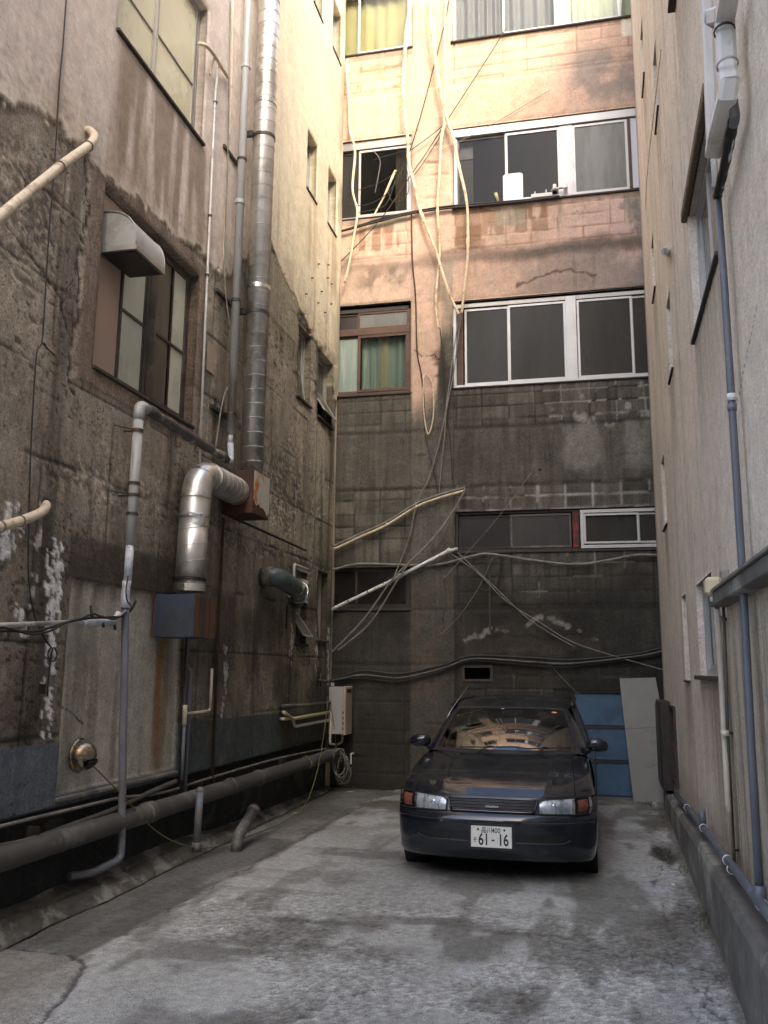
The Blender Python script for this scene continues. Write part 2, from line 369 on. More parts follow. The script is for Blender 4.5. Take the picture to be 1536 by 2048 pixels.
def left_fn(s, z):
    n = fbm(s*1.3, z*1.3, 5, 101); f = fbm(s*11, z*11, 4, 103); fine = vn(s*60, z*60, 104); st = fbm(s*7, z*.45, 4, 105); st2 = fbm(s*22, z*.8, 3, 106)
    c = np.zeros(s.shape+(3,))+np.array([.335, .298, .235])
    c = c*(.55+.9*n)[..., None]
    c = mixc(c, (.13, .105, .08), ss(.48, .72, st)*.5); c = mixc(c, (.33, .28, .215), ss(.56, .74, st2)*.38*ss(8, 10, s))
    c = mixc(c, (.34, .285, .235), (1-ss(6.5, 9, s))*.45)                 # rosier towards the street end
    c = mixc(c, (.17, .16, .095), ss(8.4, 10.5, s)*ss(.45, .62, fbm(s*2.2, z*.8, 4, 108))*.5)
    h = .007*(fbm(s*1.5, z*1.5, 3, 110)-.5)+.0022*(f-.5)+.002*(fine-.5)
    bm = (np.floor(s/.225)+np.floor(z/.66)*3).astype(np.int64); bt = _h(bm, bm*0+5, 9); pn = _h(np.round(s/.9-.5).astype(np.int64), np.floor((z-1.23)/.66).astype(np.int64), 17); c = c*((.90+.20*bt)*(.78+.44*pn))[..., None]; h = h+.003*bt+.003*pn
    c = mixc(c, (.42, .39, .33), ss(.60, .70, fbm(s*2.4, z*.7, 5, 109))*.35); c = mixc(c, (.06, .052, .04), ss(.60, .72, fbm(s*4.5, z*.5, 5, 107))*.6)
    # board and lift joints
    zj = (z-1.23)/.66; dj = abs(zj-np.round(zj))*.66; dj2 = dj+.03*(fbm(s*3, z*3, 3, 111)-.5)
    jm = (1-ss(.003, .018, dj2))*ss(.33, .45, fbm(s*2, z*4, 3, 112)); c = mixc(c, (.045, .037, .028), jm*.75); h = h-jm*.007
    vj = abs(s/.9-np.round(s/.9))*.9+.01*(fbm(s*4, z*3, 2, 113)-.5); vm = (1-ss(.003, .014, vj))*ss(.36, .48, fbm(s, z*1.1, 3, 114)); c = mixc(c, (.06, .05, .038), vm*.6); h = h-vm*.008
    # honeycombed concrete: stones showing
    hc = np.maximum(ss(.56, .68, fbm(s*2.1, z*3.2, 5, 116))*.5, ss(.35, .55, fbm(s*3, z*3, 4, 117)-.5*np.hypot((s-10.2)/1.6, (z-3.9)/.55)+.35))
    hc = np.maximum(hc, (1-ss(.05, .22, abs(z-3.15-.12*(fbm(s*2, z*2, 3, 118)-.5))))*ss(.38, .55, fbm(s*3, z*6, 3, 119)))
    hc = np.maximum(hc, (1-ss(.05, .20, abs(z-4.5-.12*(fbm(s*2, z*2, 3, 128)-.5))))*ss(.48, .6, fbm(s*3, z*6, 3, 129)))
    hc = np.maximum(hc, (1-ss(.2, .7, z-4.9+.3*(fbm(s*3, z*3, 3, 131)-.5)))*ss(4.5, 4.8, z)*(1-ss(5.2, 5.6, s)))
    stn = .5*vn(s*48+3*f, z*48, 120)+.5*vn(s*27, z*27, 132); c = c*(1-hc*(.50-.95*ss(.35, .75, stn)))[..., None]; h = h+hc*(-.004+.007*ss(.3, .8, stn))
    pk = ss(.76, .84, vn(s*30, z*38, 121))*ss(.42, .55, n); c = mixc(c, (.045, .035, .026), pk*.7); h = h-pk*.007
    # plaster coat above a broken edge
    zb = np.interp(s, [p[0] for p in PLB], [p[1] for p in PLB])+.26*(fbm(s*3.2, z*3.2, 6, 122, .62)-.5)+.10*(vn(s*16, z*16, 124)-.5)+.05*(vn(s*38, z*38, 123)-.5)
    pm = ss(-.002, .014, z-zb)
    pc = np.zeros(s.shape+(3,))+np.array([.72, .635, .565]); pc = mixc(pc, (.67, .605, .45), ss(8.3, 10.2, s))  # yellower far plaster: the warm light on it is put into the colour
    pc = pc*(.82+.34*fbm(s*1.1, z*.8, 5, 125))[..., None]
    pc = mixc(pc, (.30, .225, .15), ss(.55, .74, fbm(s*5, z*.5, 4, 126))*(1-ss(.3, 1.5, z-zb))*.55)
    drip = rect(s, z, 5.95, 7.75, 5.9, 7.12, .12)*ss(.35, .62, fbm(s*8, z*.7, 4, 127)+.16*(z-6.3)); pc = mixc(pc, (.235, .175, .115), drip*.72)
    pc = mixc(pc, (.40, .33, .20), ss(.2, .0, z-zb)*ss(10.4, 11, s)*.5)
    pc = mixc(pc, (.36, .30, .21), (1-ss(.05, .55, z-zb-.2*(fbm(s*4, z*4, 3, 135)-.5)))*.5*ss(.3, .6, fbm(s*5, z*2, 3, 136)))
    for (a, b) in ((10.93, 11.36), (11.96, 12.38)):
        pc = mixc(pc, (.42, .30, .15), rect(s, z, a+.02, b+.05, 7.5, 8.6, .1)*ss(.35, .7, fbm(s*9, z, 3, 137))*.55)
    pc = mixc(pc, (.22, .18, .13), ss(.70, .75, vn(s*30, z*30, 130))*.35*(1-ss(.1, .9, z-zb)))
    edge = pm*(1-ss(.02, .10, z-zb)); pc = mixc(pc, (.72, .64, .52), edge*.55)
    und = (1-pm)*ss(-.16, -.01, z-zb); c = mixc(c, (.05, .04, .03), und*.25*ss(.3, .6, f))
    c = c*(1-pm)[..., None]+pc*pm[..., None]; h = h*(1-pm*.75)+pm*.020+edge*.006*(fine)
    # smooth render band between 9.6 and 10.8 m
    rm = rect(s, z, 9.5, 10.75, 6.1, 6.95, .03)*(1-pm); c = mixc(c, (.29, .265, .19), rm*.7*(.6+.8*st)); h = h+rm*.01
    # render around window two
    ar = rect(s+.06*(fbm(s*5, z*5, 3, 141)-.5), z, 5.70, 7.86, 3.92, 5.86, .02); c = mixc(c, (.20, .145, .11), ar*.7*(1-pm)); h = h*(1-ar*.7)+ar*.014
    cr = seam(s, z, [(5.66, 5.75), (5.70, 5.3), (5.63, 4.9), (5.70, 4.5), (5.62, 4.05), (5.72, 3.8)], .016, 12, .06); c = mixc(c, (.035, .028, .02), cr*.85); h = h-cr*.015
    cr = seam(s, z, [(4.6, 4.75), (5.1, 4.62), (5.4, 4.5), (5.6, 4.2)], .012, 14, .05); c = mixc(c, (.05, .04, .03), cr*.8); h = h-cr*.015
    # smooth blocked-up doorway with rust run
    dm = rect(s, z, 5.88, 7.74, .80, 2.38, .012); dc = np.zeros(s.shape+(3,))+np.array([.42, .40, .345]); dc = dc*(.68+.55*fbm(s*2, z*.8, 5, 143))[..., None]
    dc = mixc(dc, (.12, .105, .08), ss(.5, .72, fbm(s*9, z*.6, 4, 144))*.5); dc = mixc(dc, (.10, .085, .065), (1-ss(.0, .25, 2.38-z))*.5*ss(.4, .6, st2))
    ru = (1-ss(.03, .09, abs(s-7.40-.02*np.sin(z*3))))*ss(.82, 1.0, z)*(1-ss(1.85, 2.05, z)); dc = mixc(dc, (.30, .12, .02), ru*.85*(.55+.45*st2))
    ru2 = (1-ss(.05, .16, abs(s-7.44)))*(1-ss(1.95, 2.1, z)); dc = mixc(dc, (.20, .13, .05), ru2*.4)
    c = c*(1-dm)[..., None]+dc*dm[..., None]; h = h*(1-dm*.85)-dm*.03
    up = rect(s, z, 5.8, 7.9, 2.38, 2.72, .03); c = mixc(c, (.13, .11, .09), up*.75); h = h*(1-up*.6)
    cr = seam(s, z, [(5.92, 1.42), (6.05, 1.38), (6.2, 1.28)], .010, 15, .02); c = mixc(c, (.05, .045, .04), cr)
    low_shade = ss(3.4, 2.4, z)*(1-dm); c = c*(1-low_shade*(.30+.35*ss(.35, .65, fbm(s*1.5, z*1.5, 5, 196))))[..., None]  # shade of the lower storey painted into the colour, unevenly
    # blue paint band
    zt = np.interp(s, [4, 5.9, 7.7, 7.8, 10.6], [1.20, 1.17, 1.19, 1.22, 1.18]); bl = (z > zt-.0) ; bp = (1-ss(-.008, .008, z-zt-.02*(f-.5)))*(1-dm)*(1-ss(10.52, 10.55, s))*(1-rect(s, z, 5.75, 7.78, .0, .82, .01)*0)
    bcol = np.zeros(s.shape+(3,))+np.array([.105, .125, .15]); bcol = mixc(bcol, (.06, .078, .078), ss(7.3, 8.2, s)); bcol = bcol*(.7+.6*n)[..., None]
    bcol = mixc(bcol, (.16, .13, .10), ss(.66, .74, fbm(s*4, z*4, 5, 150))*.6)
    c = c*(1-bp*.92)[..., None]+bcol*(bp*.92)[..., None]; h = h*(1-bp*.4)+bp*.003
    dk = (1-ss(10.50, 10.56, s))*0+ss(10.50, 10.56, s)*(1-ss(1.12, 1.16, z)); c = mixc(c, (.06, .058, .05), dk*.85)
    # dark footing below
    zf = .71; fm = 1-ss(-.008, .008, z-zf-.02*(fbm(s*2, z*2, 2, 151)-.5)); fc = np.zeros(s.shape+(3,))+np.array([.030, .030, .029]); fc = fc*(.5+1.0*fbm(s*1.6, z*2, 5, 152))[..., None]
    fc = mixc(fc, (.09, .085, .075), ss(.66, .8, fbm(s*3, z*5, 4, 153))*.5); fj = 1-ss(.004, .014, abs(s-5.62)); fc = mixc(fc, (.02, .02, .02), fj)
    c = c*(1-fm)[..., None]+fc*fm[..., None]; h = h*(1-fm*.4)-fm*.045
    # white flaking paint runs
    def flake(cs, z0, z1, wd, sd, amt=1.0):
        d = abs(s-cs-.10*(fbm(s*0, z*2.2, 3, sd)-.5)*2); m = (1-ss(wd*.35, wd, d))*ss(z0-.04, z0+.04, z)*(1-ss(z1-.04, z1+.04, z))
        return ss(.585, .605, fbm(s*24, z*13, 5, sd+1, .62)*.9+.16*m)*(m > .04)*amt
    wh = flake(5.72, 1.25, 2.52, .10, 160); wh = np.maximum(wh, flake(5.62, 2.25, 2.62, .13, 161)*(s > 5.5)); wh = np.maximum(wh, flake(5.10, 2.45, 2.85, .13, 163)); wh = np.maximum(wh, flake(5.26, 1.92, 2.12, .14, 165))
    wh = np.maximum(wh, flake(8.75, 1.25, 1.95, .08, 167, .9)*.5); wh = np.maximum(wh, flake(10.85, 1.75, 2.3, .10, 169)*.6); wh = np.maximum(wh, flake(11.9, 1.7, 2.35, .09, 171)*.6); wh = np.maximum(wh, flake(12.5, 1.5, 2.3, .09, 173)*.6); wh = np.maximum(wh, flake(5.45, 2.2, 2.9, .04, 175)*.6)
    c = mixc(c, (.82, .82, .82), np.clip(wh, 0, 1)*.97); h = h+wh*.006
    # spalled surrounds of the small lower windows
    for (a, b, d, e) in (SM['a1'], SM['b1'], SM['a0'], SM['b0']):
        dd = np.maximum(np.maximum(a-s, s-b), np.maximum(d-z, z-e)); m = (1-ss(.02, .20, dd+.28*(fbm(s*6, z*6, 4, 180)-.4)))*(1-pm*.3)
        c = mixc(c, (.12, .095, .065), m*.55*ss(.3, .6, f)); h = h-m*.03*(.4+f)
    # damp stain at the far corner
    c = mixc(c, (.10, .09, .06), ss(12.1, 12.7, s)*ss(.4, .6, fbm(s*3, z*1.2, 4, 190))*.5)
    c = mixc(c, (.42, .40, .34), ss(11.5, 12.6, s)*ss(6.3, 7, z)*ss(.5, .65, fbm(s*2, z*.7, 4, 192))*.5)
    ls = rect(s, z, 9.6, 10.05, 2.0, 2.65, .08); c = mixc(c, (.06, .055, .045), ls*.5*(1-ss(9.62, 10.0, s)*.4))
    # keep relief flat at openings
    for (a, b, d, e) in HL:
        dd = np.maximum(np.maximum(a-s, s-b), np.maximum(d-z, z-e)); h = h*(ss(-.01, .05, dd)*.8+.2)
    # ragged far corner
    h = h-ss(12.60, 12.75, s)*(.05+.08*fbm(s*2, z*2.5, 4, 195))*(1-ss(5.6, 6.4, z)*.8)
    c = c*(1+.22*(fine-.5)+.30*(f-.5))[..., None]
    return h, np.concatenate([np.clip(c, .01, .85), (1-.72*pm-.3*dm*(1-pm))[..., None]], -1)
SL = lines(4.2, 12.75, .025, [e for q in HL for e in q[:2]], coarse=(3.6, 12.75)); ZL = lines(0, 13.4, .018, [e for q in HL for e in q[2:]])
bl = thing('apartment_building', 'tall left building with peeling cream plaster above bare brown board-marked concrete', 'building', V('L', 6, 0))
heightwall('L', SL, ZL, HL, left_fn, 'wall', 'old_concrete', bl, depth=.17)
M('plain_render', (.50, .44, .34), .9, var=.3, scale=1.2, bump=.004, bscale=40, col2=(.25, .21, .16), amt2=.3)
M('roofing', (.12, .12, .12), .9)
b = MB(); b.wb('L', 12.75, 12.95, 0, 14.4, -8, -.06); b.wb('L', 3.35, 3.6, 0, 14.4, -8, -.0); b.wb('L', 3.6, 12.75, 0, 14.4, -8, -7.8); b.wb('L', 3.6, 12.75, 13.42, 14.4, -.25, .0)
b.build('side_wall', 'plain_render', bl)
MB().wb('L', 3.6, 12.75, 14.2, 14.32, -7.8, -.25).build('roof', 'roofing', bl)

# ================================================================ BACK BUILDING
HB = [(-3.9, -2.41, 12.26, 13.5), (-1.71, 1.9, 12.23, 13.5), (-3.9, -2.41, 9.16, 10.60), (-1.71, 1.9, 9.16, 10.60), (-3.9, -2.41, 6.07, 7.61), (-1.73, 1.9, 6.09, 7.54),
      (-3.9, -2.41, 2.64, 3.28), (-1.71, 1.9, 3.49, 4.11), (-1.58, -1.21, 1.60, 1.77), (-.05, 1.12, -.01, 1.46)]
def back_fn(s, z):
    n = fbm(s*1.2, z*1.2, 5, 201); f = fbm(s*10, z*10, 4, 203); st = fbm(s*6, z*.5, 4, 205); st2 = fbm(s*16, z*.9, 4, 206); fine = vn(s*55, z*55, 207)
    pil = (s > -2.40) & (s < -1.73)
    beam = ((z > 4.50) & (z < 5.42)) | ((z > 7.56) & (z < 8.38)) | ((z > 10.63) & (z < 11.42)) | ((z > 1.80) & (z < 2.62) & (s > -1.73)) | ((z > 1.45) & (z < 2.6) & (s < -2.4))
    # blocks
    zz = z-.02; row = np.floor(zz/.205); off = (row % 2)*.0; bs = s+.02*_h(row.astype(np.int64), row.astype(np.int64)*0, 3)
    colm = np.floor((bs+.05)/.405); dz = abs(zz/.205-np.round(zz/.205))*.205; dx = abs((bs+.05)/.405-np.round((bs+.05)/.405))*.405
    dz = dz+.008*(fbm(s*5, z*5, 2, 208)-.5); dx = dx+.008*(fbm(s*5, z*5, 2, 209)-.5)
    blk = (~pil) & (~beam); bt = _h(row.astype(np.int64), colm.astype(np.int64), 210)
    c = np.zeros(s.shape+(3,))+np.array([.095, .088, .070]); c = c*(.5+1.0*n)[..., None]
    c = mixc(c, (.15, .14, .115), ss(.5, .7, st)*.4); c = mixc(c, (.045, .041, .033), ss(.48, .70, st2)*.55)
    c = np.where(blk[..., None], c*(.72+.5*bt)[..., None], c)
    h = .008*(fbm(s*1.4, z*1.4, 3, 211)-.5)+.005*(f-.5)+.002*(fine-.5)
    jm = (1-ss(.006, .015, np.minimum(dz, dx*1.2)))*blk; jm = jm*(.55+.45*ss(.35, .55, fbm(s*2, z*2, 3, 212)))
    lt = ss(.50, .58, fbm(s*1.7+5, z*1.7, 3, 213))*ss(-2.5, 0, s)
    jc = np.where(lt[..., None] > .5, np.array([.33, .32, .29]), np.array([.018, .016, .012])); c = c*(1-jm*.88)[..., None]+jc*(jm*.88)[..., None]; h = h-jm*.012
    h = h+np.where(pil, .012, 0)+np.where(beam, .006, 0)
    ed = np.minimum(abs(s+2.40), abs(s+1.73)); pe = (1-ss(.004, .014, ed))*(z < 6.1); c = mixc(c, (.04, .035, .03), pe*.6)
    # horizontal construction joints at the beams
    for zj, d in ((5.42, .9), (4.50, .7), (1.80, .6), (2.62, .6), (8.36, .25), (11.42, .25)):
        m = 1-ss(.006, .05, abs(z-zj+.03*(fbm(s*2, z*0, 3, 214)-.5))); c = mixc(c, (.045, .04, .032), m*d); h = h-m*.012
    # pale lime marks
    lm = rect(s, z, -1.7, 1.2, 4.12, 4.52, .02)*(1-ss(.0, .035, np.minimum(dz, dx)))*ss(.4, .6, fbm(s*5, z*5, 3, 215)); c = mixc(c, (.36, .34, .31), lm*.6)
    lm = rect(s, z, -.2, 1.25, 5.35, 6.05, .1)*ss(.60, .72, fbm(s*9, z*6, 4, 216)); c = mixc(c, (.38, .37, .34), lm*.55)
    lm = rect(s, z, -.1, 1.2, 4.7, 5.42, .1)*ss(.45, .7, fbm(s*3, z*1.2, 4, 217)); c = mixc(c, (.24, .23, .20), lm*.6)
    # lowest storey: dirt, and deep shade painted into the colour
    dirt_shade = ss(3.6, 2.6, z); c = mixc(c, (.026, .025, .021), dirt_shade*(.68+.3*ss(.35, .65, fbm(s*1.6, z*1.6, 5, 218))))
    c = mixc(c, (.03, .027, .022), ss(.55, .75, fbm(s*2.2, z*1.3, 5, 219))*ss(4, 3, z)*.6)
    bp = rect(s+.25*(fbm(s*2, z*2, 4, 220)-.5), z+.25*(fbm(s*3, z*3, 4, 221)-.5), -1.55, .35, 1.98, 2.22, .02); c = mixc(c, (.055, .045, .037), bp*.7); h = h-bp*.01
    pp = seam(s, z, [(-1.6, 2.12), (-1.2, 2.3), (-.7, 2.36), (-.4, 2.5), (0, 2.35), (.3, 2.1)], .05, 22, .08)*ss(.45, .6, fbm(s*8, z*8, 3, 223)); c = mixc(c, (.30, .28, .25), pp*.7)
    bp = rect(s, z, -2.42, -1.95, 1.3, 2.75, .12)*ss(.4, .55, fbm(s*3, z*2, 4, 224)); c = mixc(c, (.075, .05, .038), bp*.7)
    # spalls with rusty bars on the pillar
    for (a, q, wd) in ((-2.05, .95, .16), (-1.98, .62, .2), (-2.1, 1.55, .12), (-1.85, 1.62, .08), (-2.25, 5.02, .1), (-2.0, 10.0, .22), (-1.95, 9.78, .25), (-2.1, 9.38, .22), (-2.0, 10.32, .26), (-2.1, 10.02, .2), (-2.2, 9.02, .14), (-2.1, 3.5, .22)):
        m = (1-ss(.4, 1.0, np.hypot((s-a)/wd, (z-q)/.022)+.8*(fbm(s*12, z*12, 3, 225)-.5))); c = mixc(c, (.045, .03, .02), m*.9); h = h-m*.02
    # pink plaster coat
    zb = np.interp(s, [-4, -3.5, -2.75, -2.42, -2.38, -2.0, -1.9, -1.78, -1.70, -1.0, 1.3], [6.15, 6.15, 6.16, 6.17, 5.5, 5.75, 6.9, 6.9, 7.2, 7.5, 7.56])+.16*(fbm(s*3, z*3, 4, 230)-.5)*((s > -2.38) & (s < -1.7))
    zb = np.where(s < -2.41, 7.62, zb); soft = np.where((s > -2.41) & (s < -1.73), .45, .02)
    pm = np.clip((z-zb)/soft, 0, 1)
    pc = np.zeros(s.shape+(3,))+np.array([.56, .39, .295]); pc = mixc(pc, (.57, .415, .36), ss(-1, 1, s)*ss(10, 8.5, z)); pc = mixc(pc, (.58, .42, .26), ss(10, 11.5, z)*ss(0.5, -1, s)*.6)
    pc = pc*(.80+.36*fbm(s*1.3, z*1.1, 5, 231))[..., None]
    pc = mixc(pc, (.42, .33, .24), ss(.56, .72, fbm(s*3, z*1.0, 5, 232))*.55)
    pj = (1-ss(.004, .013, np.minimum(dz, dx*1.2)))*blk*(z > 8.38)*ss(.25, .5, fbm(s*3, z*3, 3, 233)); pc = mixc(pc, (.30, .17, .11), pj*.75)
    # bare blocks showing through, grey skim patches
    def peel(a, b, d, e, am, sd): return rect(s+.12*(fbm(s*6, z*3, 4, sd)-.5), z+.16*(fbm(s*4, z*4, 4, sd+1)-.5), a, b, d, e, .015)*am
    pe = peel(-3.3, -2.62, 8.55, 9.05, 1, 240)*ss(.36, .44, fbm(s*9, z*.8, 3, 241)); pe = np.maximum(pe, peel(-1.66, -1.25, 8.5, 9.08, 1, 242)); pe = np.maximum(pe, peel(-1.25, -.1, 8.62, 9.1, 1, 244)*ss(.40, .47, fbm(s*8, z*1.2, 3, 246)))
    pe = np.maximum(pe, peel(-3.35, -2.55, 11.5, 12.0, .8, 248)*ss(.3, .45, fbm(s*4, z*3, 3, 249))); pe = np.maximum(pe, peel(-1.68, -1.2, 8.42, 8.6, .8, 251))
    pc = mixc(pc, (.265, .165, .105), pe*.9*(.7+.5*bt)); hh = pe*-.006
    gp = peel(-3.1, -2.5, 8.98, 9.14, 1, 255); gp = np.maximum(gp, peel(-1.0, -.55, 8.8, 9.1, .9, 257)); gp = np.maximum(gp, peel(1.0, 1.4, 8.6, 9.1, .9, 258)); gp = np.maximum(gp, peel(-1.9, -1.72, 7.2, 8.2, .8, 259)); gp = np.maximum(gp, peel(-3.4, -2.5, 12.02, 12.25, .8, 260)*ss(.35, .5, fbm(s*4, z*5, 3, 261))); gp = np.maximum(gp, peel(-2.05, -1.75, 10.35, 10.8, .6, 262))
    pc = mixc(pc, (.31, .28, .215), gp*.85)
    # weathered grey-black bands under the ledges
    lo = ss(.40, .62, fbm(s*2.2, z*1.6, 5, 263)+.25*ss(-1.5, 1.0, s)); m = rect(s, z, -4, 3, 7.56, 8.36, .04)*lo*(.35+.65*ss(-1.2, .5, s)); pc = mixc(pc, (.23, .20, .175), m*.8)
    m = (1-ss(.03, .20, abs(z-8.27-.04*np.sin(s*3))+.15*(fbm(s*6, z*6, 4, 264)-.5)))*(.5+.5*ss(-3.5, 0, s)); pc = mixc(pc, (.085, .065, .05), m*.75)
    m = rect(s, z, -3.3, -2.5, 7.75, 8.3, .2)*ss(.4, .6, fbm(s*4, z*3, 4, 265)); pc = mixc(pc, (.12, .095, .07), m*.7)
    m = rect(s, z, .25, 1.5, 10.75, 11.75, .22)*ss(.38, .62, fbm(s*3, z*2.5, 5, 266)); pc = mixc(pc, (.27, .23, .20), m*.85)
    m = ss(.62, .75, fbm(s*12, z*.9, 4, 267))*rect(s, z, -2, 1.5, 7.6, 9.15, .1)*.5; pc = mixc(pc, (.20, .16, .13), m)
    m = (1-ss(.02, .10, np.minimum(np.minimum(abs(z-9.12), abs(z-12.2)), abs(z-6.2)+9*(s > -1.7))+.06*(f-.5)))*(~pil); pc = mixc(pc, (.17, .12, .08), m*.5)
    m = ss(.56, .64, fbm(s*5, z*5, 5, 268))*rect(s, z, .2, 1.4, 8.4, 9.0, .1); pc = mixc(pc, (.20, .19, .18), m*.7)
    sun_glint = rect(s, z, 1.06, 1.4, 11.88, 12.22, .02); pc = mixc(pc, (.80, .74, .62), sun_glint*.8)  # white sun glint painted into the plaster colour
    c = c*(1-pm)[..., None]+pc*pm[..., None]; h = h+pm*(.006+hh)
    dk = (1-ss(.05, .16, abs(s+1.86+.05*np.sin(z*4))+.2*(f-.5)))*rect(s, z, -3, 0, 5.0, 6.75, .3); c = mixc(c, (.035, .03, .024), dk*.8)
    gy_ = ss(6.2, 5.4, z)*((s > -2.4) & (s < -1.73)); c = mixc(c, (.16, .145, .12), gy_*.3)
    cr = seam(s, z, [(-2.36, 6.75), (-2.2, 6.62), (-2.02, 6.66), (-1.95, 6.58)], .014, 26, .03); c = mixc(c, (.03, .02, .015), cr); h = h-cr*.01
    cr = seam(s, z, [(-.7, 7.72), (-.3, 7.84), (.1, 7.9), (.5, 7.8)], .03, 27, .06); c = mixc(c, (.10, .06, .045), cr*.8)
    nl = (1-ss(.015, .03, np.hypot(s+.42, z-4.72))); c = mixc(c, (.01, .01, .01), nl)
    for (a, b, d, e) in HB:
        dd = np.maximum(np.maximum(a-s, s-b), np.maximum(d-z, z-e)); h = h*(ss(-.01, .05, dd)*.8+.2)
    c = c*(1+.2*(fine-.5)+.26*(f-.5))[..., None]
    return h, np.concatenate([np.clip(c, .008, .85), (1-.55*pm)[..., None]], -1)
SB = lines(-4.1, 2.1, .022, [e for q in HB for e in q[:2]], coarse=(-9, 6)); ZB = lines(0, 13.5, .022, [e for q in HB for e in q[2:]])
bb = thing('apartment_block', 'rear building closing the yard, pink plaster above, bare dark concrete blocks below', 'building', (0, 12.9, 0))
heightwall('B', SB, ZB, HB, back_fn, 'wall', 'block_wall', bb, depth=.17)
M('pink_render', (.55, .38, .28), .9, var=.25, scale=1.5, bump=.004, bscale=40)
b = MB(); b.box(-9.0, 6.3, 20, 20.2, 0, 14.6); b.box(-9.2, -9.0, 12.9, 20.2, 0, 14.6); b.box(6.0, 6.2, 12.95, 20, 0, 14.6); b.wb('B', -9, 6, 13.52, 14.6, -.25, .0)
b.build('side_wall', 'pink_render', bb); MB().box(-9, 6, 13.15, 20, 14.4, 14.5).build('roof', 'roofing', bb)

# ================================================================ RIGHT BUILDING
HR = [(5.40, 6.88, 4.33, 5.40), (5.40, 6.88, 7.38, 8.45), (6.72, 7.85, 1.70, 2.46), (8.80, 9.25, 1.65, 2.48), (8.80, 9.25, 4.78, 5.62), (8.85, 9.3, 7.78, 8.62),
      (10.6, 11.1, 3.47, 4.32), (10.55, 11.0, 6.46, 7.2), (10.55, 11.0, 9.45, 10.3), (10.78, 11.55, .42, 1.33)]
def right_fn(s, z):
    n = fbm(s*1.1, z*1.1, 5, 301); f = fbm(s*13, z*13, 4, 303); fine = vn(s*70, z*70, 304); st = fbm(s*6, z*.22, 4, 305); st2 = fbm(s*18, z*.3, 3, 306)
    c = np.zeros(s.shape+(3,))+np.array([.78, .705, .60]); c = c*(.86+.26*n)[..., None]
    c = mixc(c, (.82, .715, .58), ss(7, 5, s)*ss(2, 5, z)*.6)
    c = mixc(c, (.48, .42, .32), ss(.56, .76, st)*.35); c = mixc(c, (.56, .49, .39), ss(.60, .76, st2)*.12)
    low = ss(2.5, 1.6, z)*ss(7.6, 6.6, s); c = mixc(c, (.30, .25, .165), low*.55); c = mixc(c, (.17, .135, .09), low*ss(.5, .68, fbm(s*26, z*.4, 4, 307))*.6)
    for (a, b, d, e) in HR:
        m = rect(s, z, a-.03, b+.05, d-1.3, d-.05, .05)*ss(d-1.3, d-.1, z)*(.4+.8*st2); c = mixc(c, (.18, .135, .095), m*.5)
    c = mixc(c, (.24, .19, .14), ss(.9, .35, z)*.4)
    h = .006*(fbm(s*1.2, z*.6, 3, 308)-.5)+.005*(f-.5)+.004*(fine-.5)
    for x0 in (5.0, 6.95, 7.9, 8.7, 9.35, 10.4, 11.2, 12.0):
        m = (1-ss(.01, .06, abs(s-x0+.03*np.sin(z*1.3+x0)))); h = h-m*.005; c = mixc(c, (.30, .245, .19), m*.3*ss(.3, .6, fbm(s, z*.7, 3, 309)))
    cr = seam(s, z, [(5.2, 3.2), (4.8, 3.35), (4.3, 3.5)], .008, 30, .02); c = mixc(c, (.06, .05, .04), cr*.8)
    for (a, q, r) in ((7.9, 6.35, .07), (8.5, 6.9, .05), (9.6, 6.5, .05), (9.9, 4.2, .06), (9.7, 3.9, .05), (10.9, 3.3, .06), (8.1, 4.6, .04), (7.7, 2.9, .03)):
        m = seam(s, z, [(a, q-r*2.2), (a+.02, q+r*2)], .02, int(a*10), .03)*ss(.4, .55, f); c = mixc(c, (.06, .04, .03), m*.85)
    for (a, b, d, e) in HR:
        dd = np.maximum(np.maximum(a-s, s-b), np.maximum(d-z, z-e)); h = h*(ss(-.01, .05, dd)*.8+.2)
    c = c*(1+.12*(fine-.5)+.14*(f-.5))[..., None]
    return h, np.clip(c, .01, .85)
SR = lines(3.2, 12.55, .025, [e for q in HR for e in q[:2]], coarse=(1.2, 12.55)); ZR = lines(0, 12.9, .02, [e for q in HR for e in q[2:]])
br = thing('stucco_building', 'beige stucco building on the right with slit windows and pipes', 'building', V('R', 6, 0))
heightwall('R', SR, ZR, HR, right_fn, 'wall', 'stucco', br, depth=.14)
M('beige_render', (.45, .38, .31), .9, var=.25, scale=1.5, bump=.004, bscale=40)
b = MB(); b.wb('R', 12.55, 12.75, 0, 13.4, -7, -.0); b.wb('R', 1.0, 1.2, 0, 13.4, -7, 0); b.wb('R', 1.2, 12.55, 0, 13.4, -7, -6.8); b.wb('R', 1.2, 12.55, 12.92, 13.4, -.2, 0)
b.build('side_wall', 'beige_render', br); MB().wb('R', 1.2, 12.55, 13.2, 13.3, -6.8, -.2).build('roof', 'roofing', br)
tb = thing('sun_blocker', 'unseen tall block behind the stucco building, added to keep sun off the left wall', 'building', V('R', -3, 0))  # added out of view to block sun from the left wall
MB().wb('R', -12, .98, 0, 16.5, -9, -.05).build('wall', 'beige_render', tb)
M('rough_concrete', (.14, .135, .12), .92, var=.45, scale=3, bump=.006, bscale=50, col2=(.28, .27, .24), amt2=.35)
fo = MB()
def fof(u, v):
    s = 2.0+u*10.3; top = np.interp(s, [2, 4.6, 7.3, 11.6, 12.4], [.52, .50, .43, .24, .2]); n0 = np.interp(s, [2, 5, 12.4], [.17, .165, .09])
    k = .012*(float(fbm(np.array(s*4), np.array(v*3), 3, 77))-.5)
    if v < .8: return V('R', s, top*v/.8-.02*(v == 0), n0+k)
    return V('R', s, top+k, n0-.02-(v-.8)*5*(n0-.02))
fo.grid(fof, 120, 10, smooth=False); fo.build('plinth', 'rough_concrete', br)

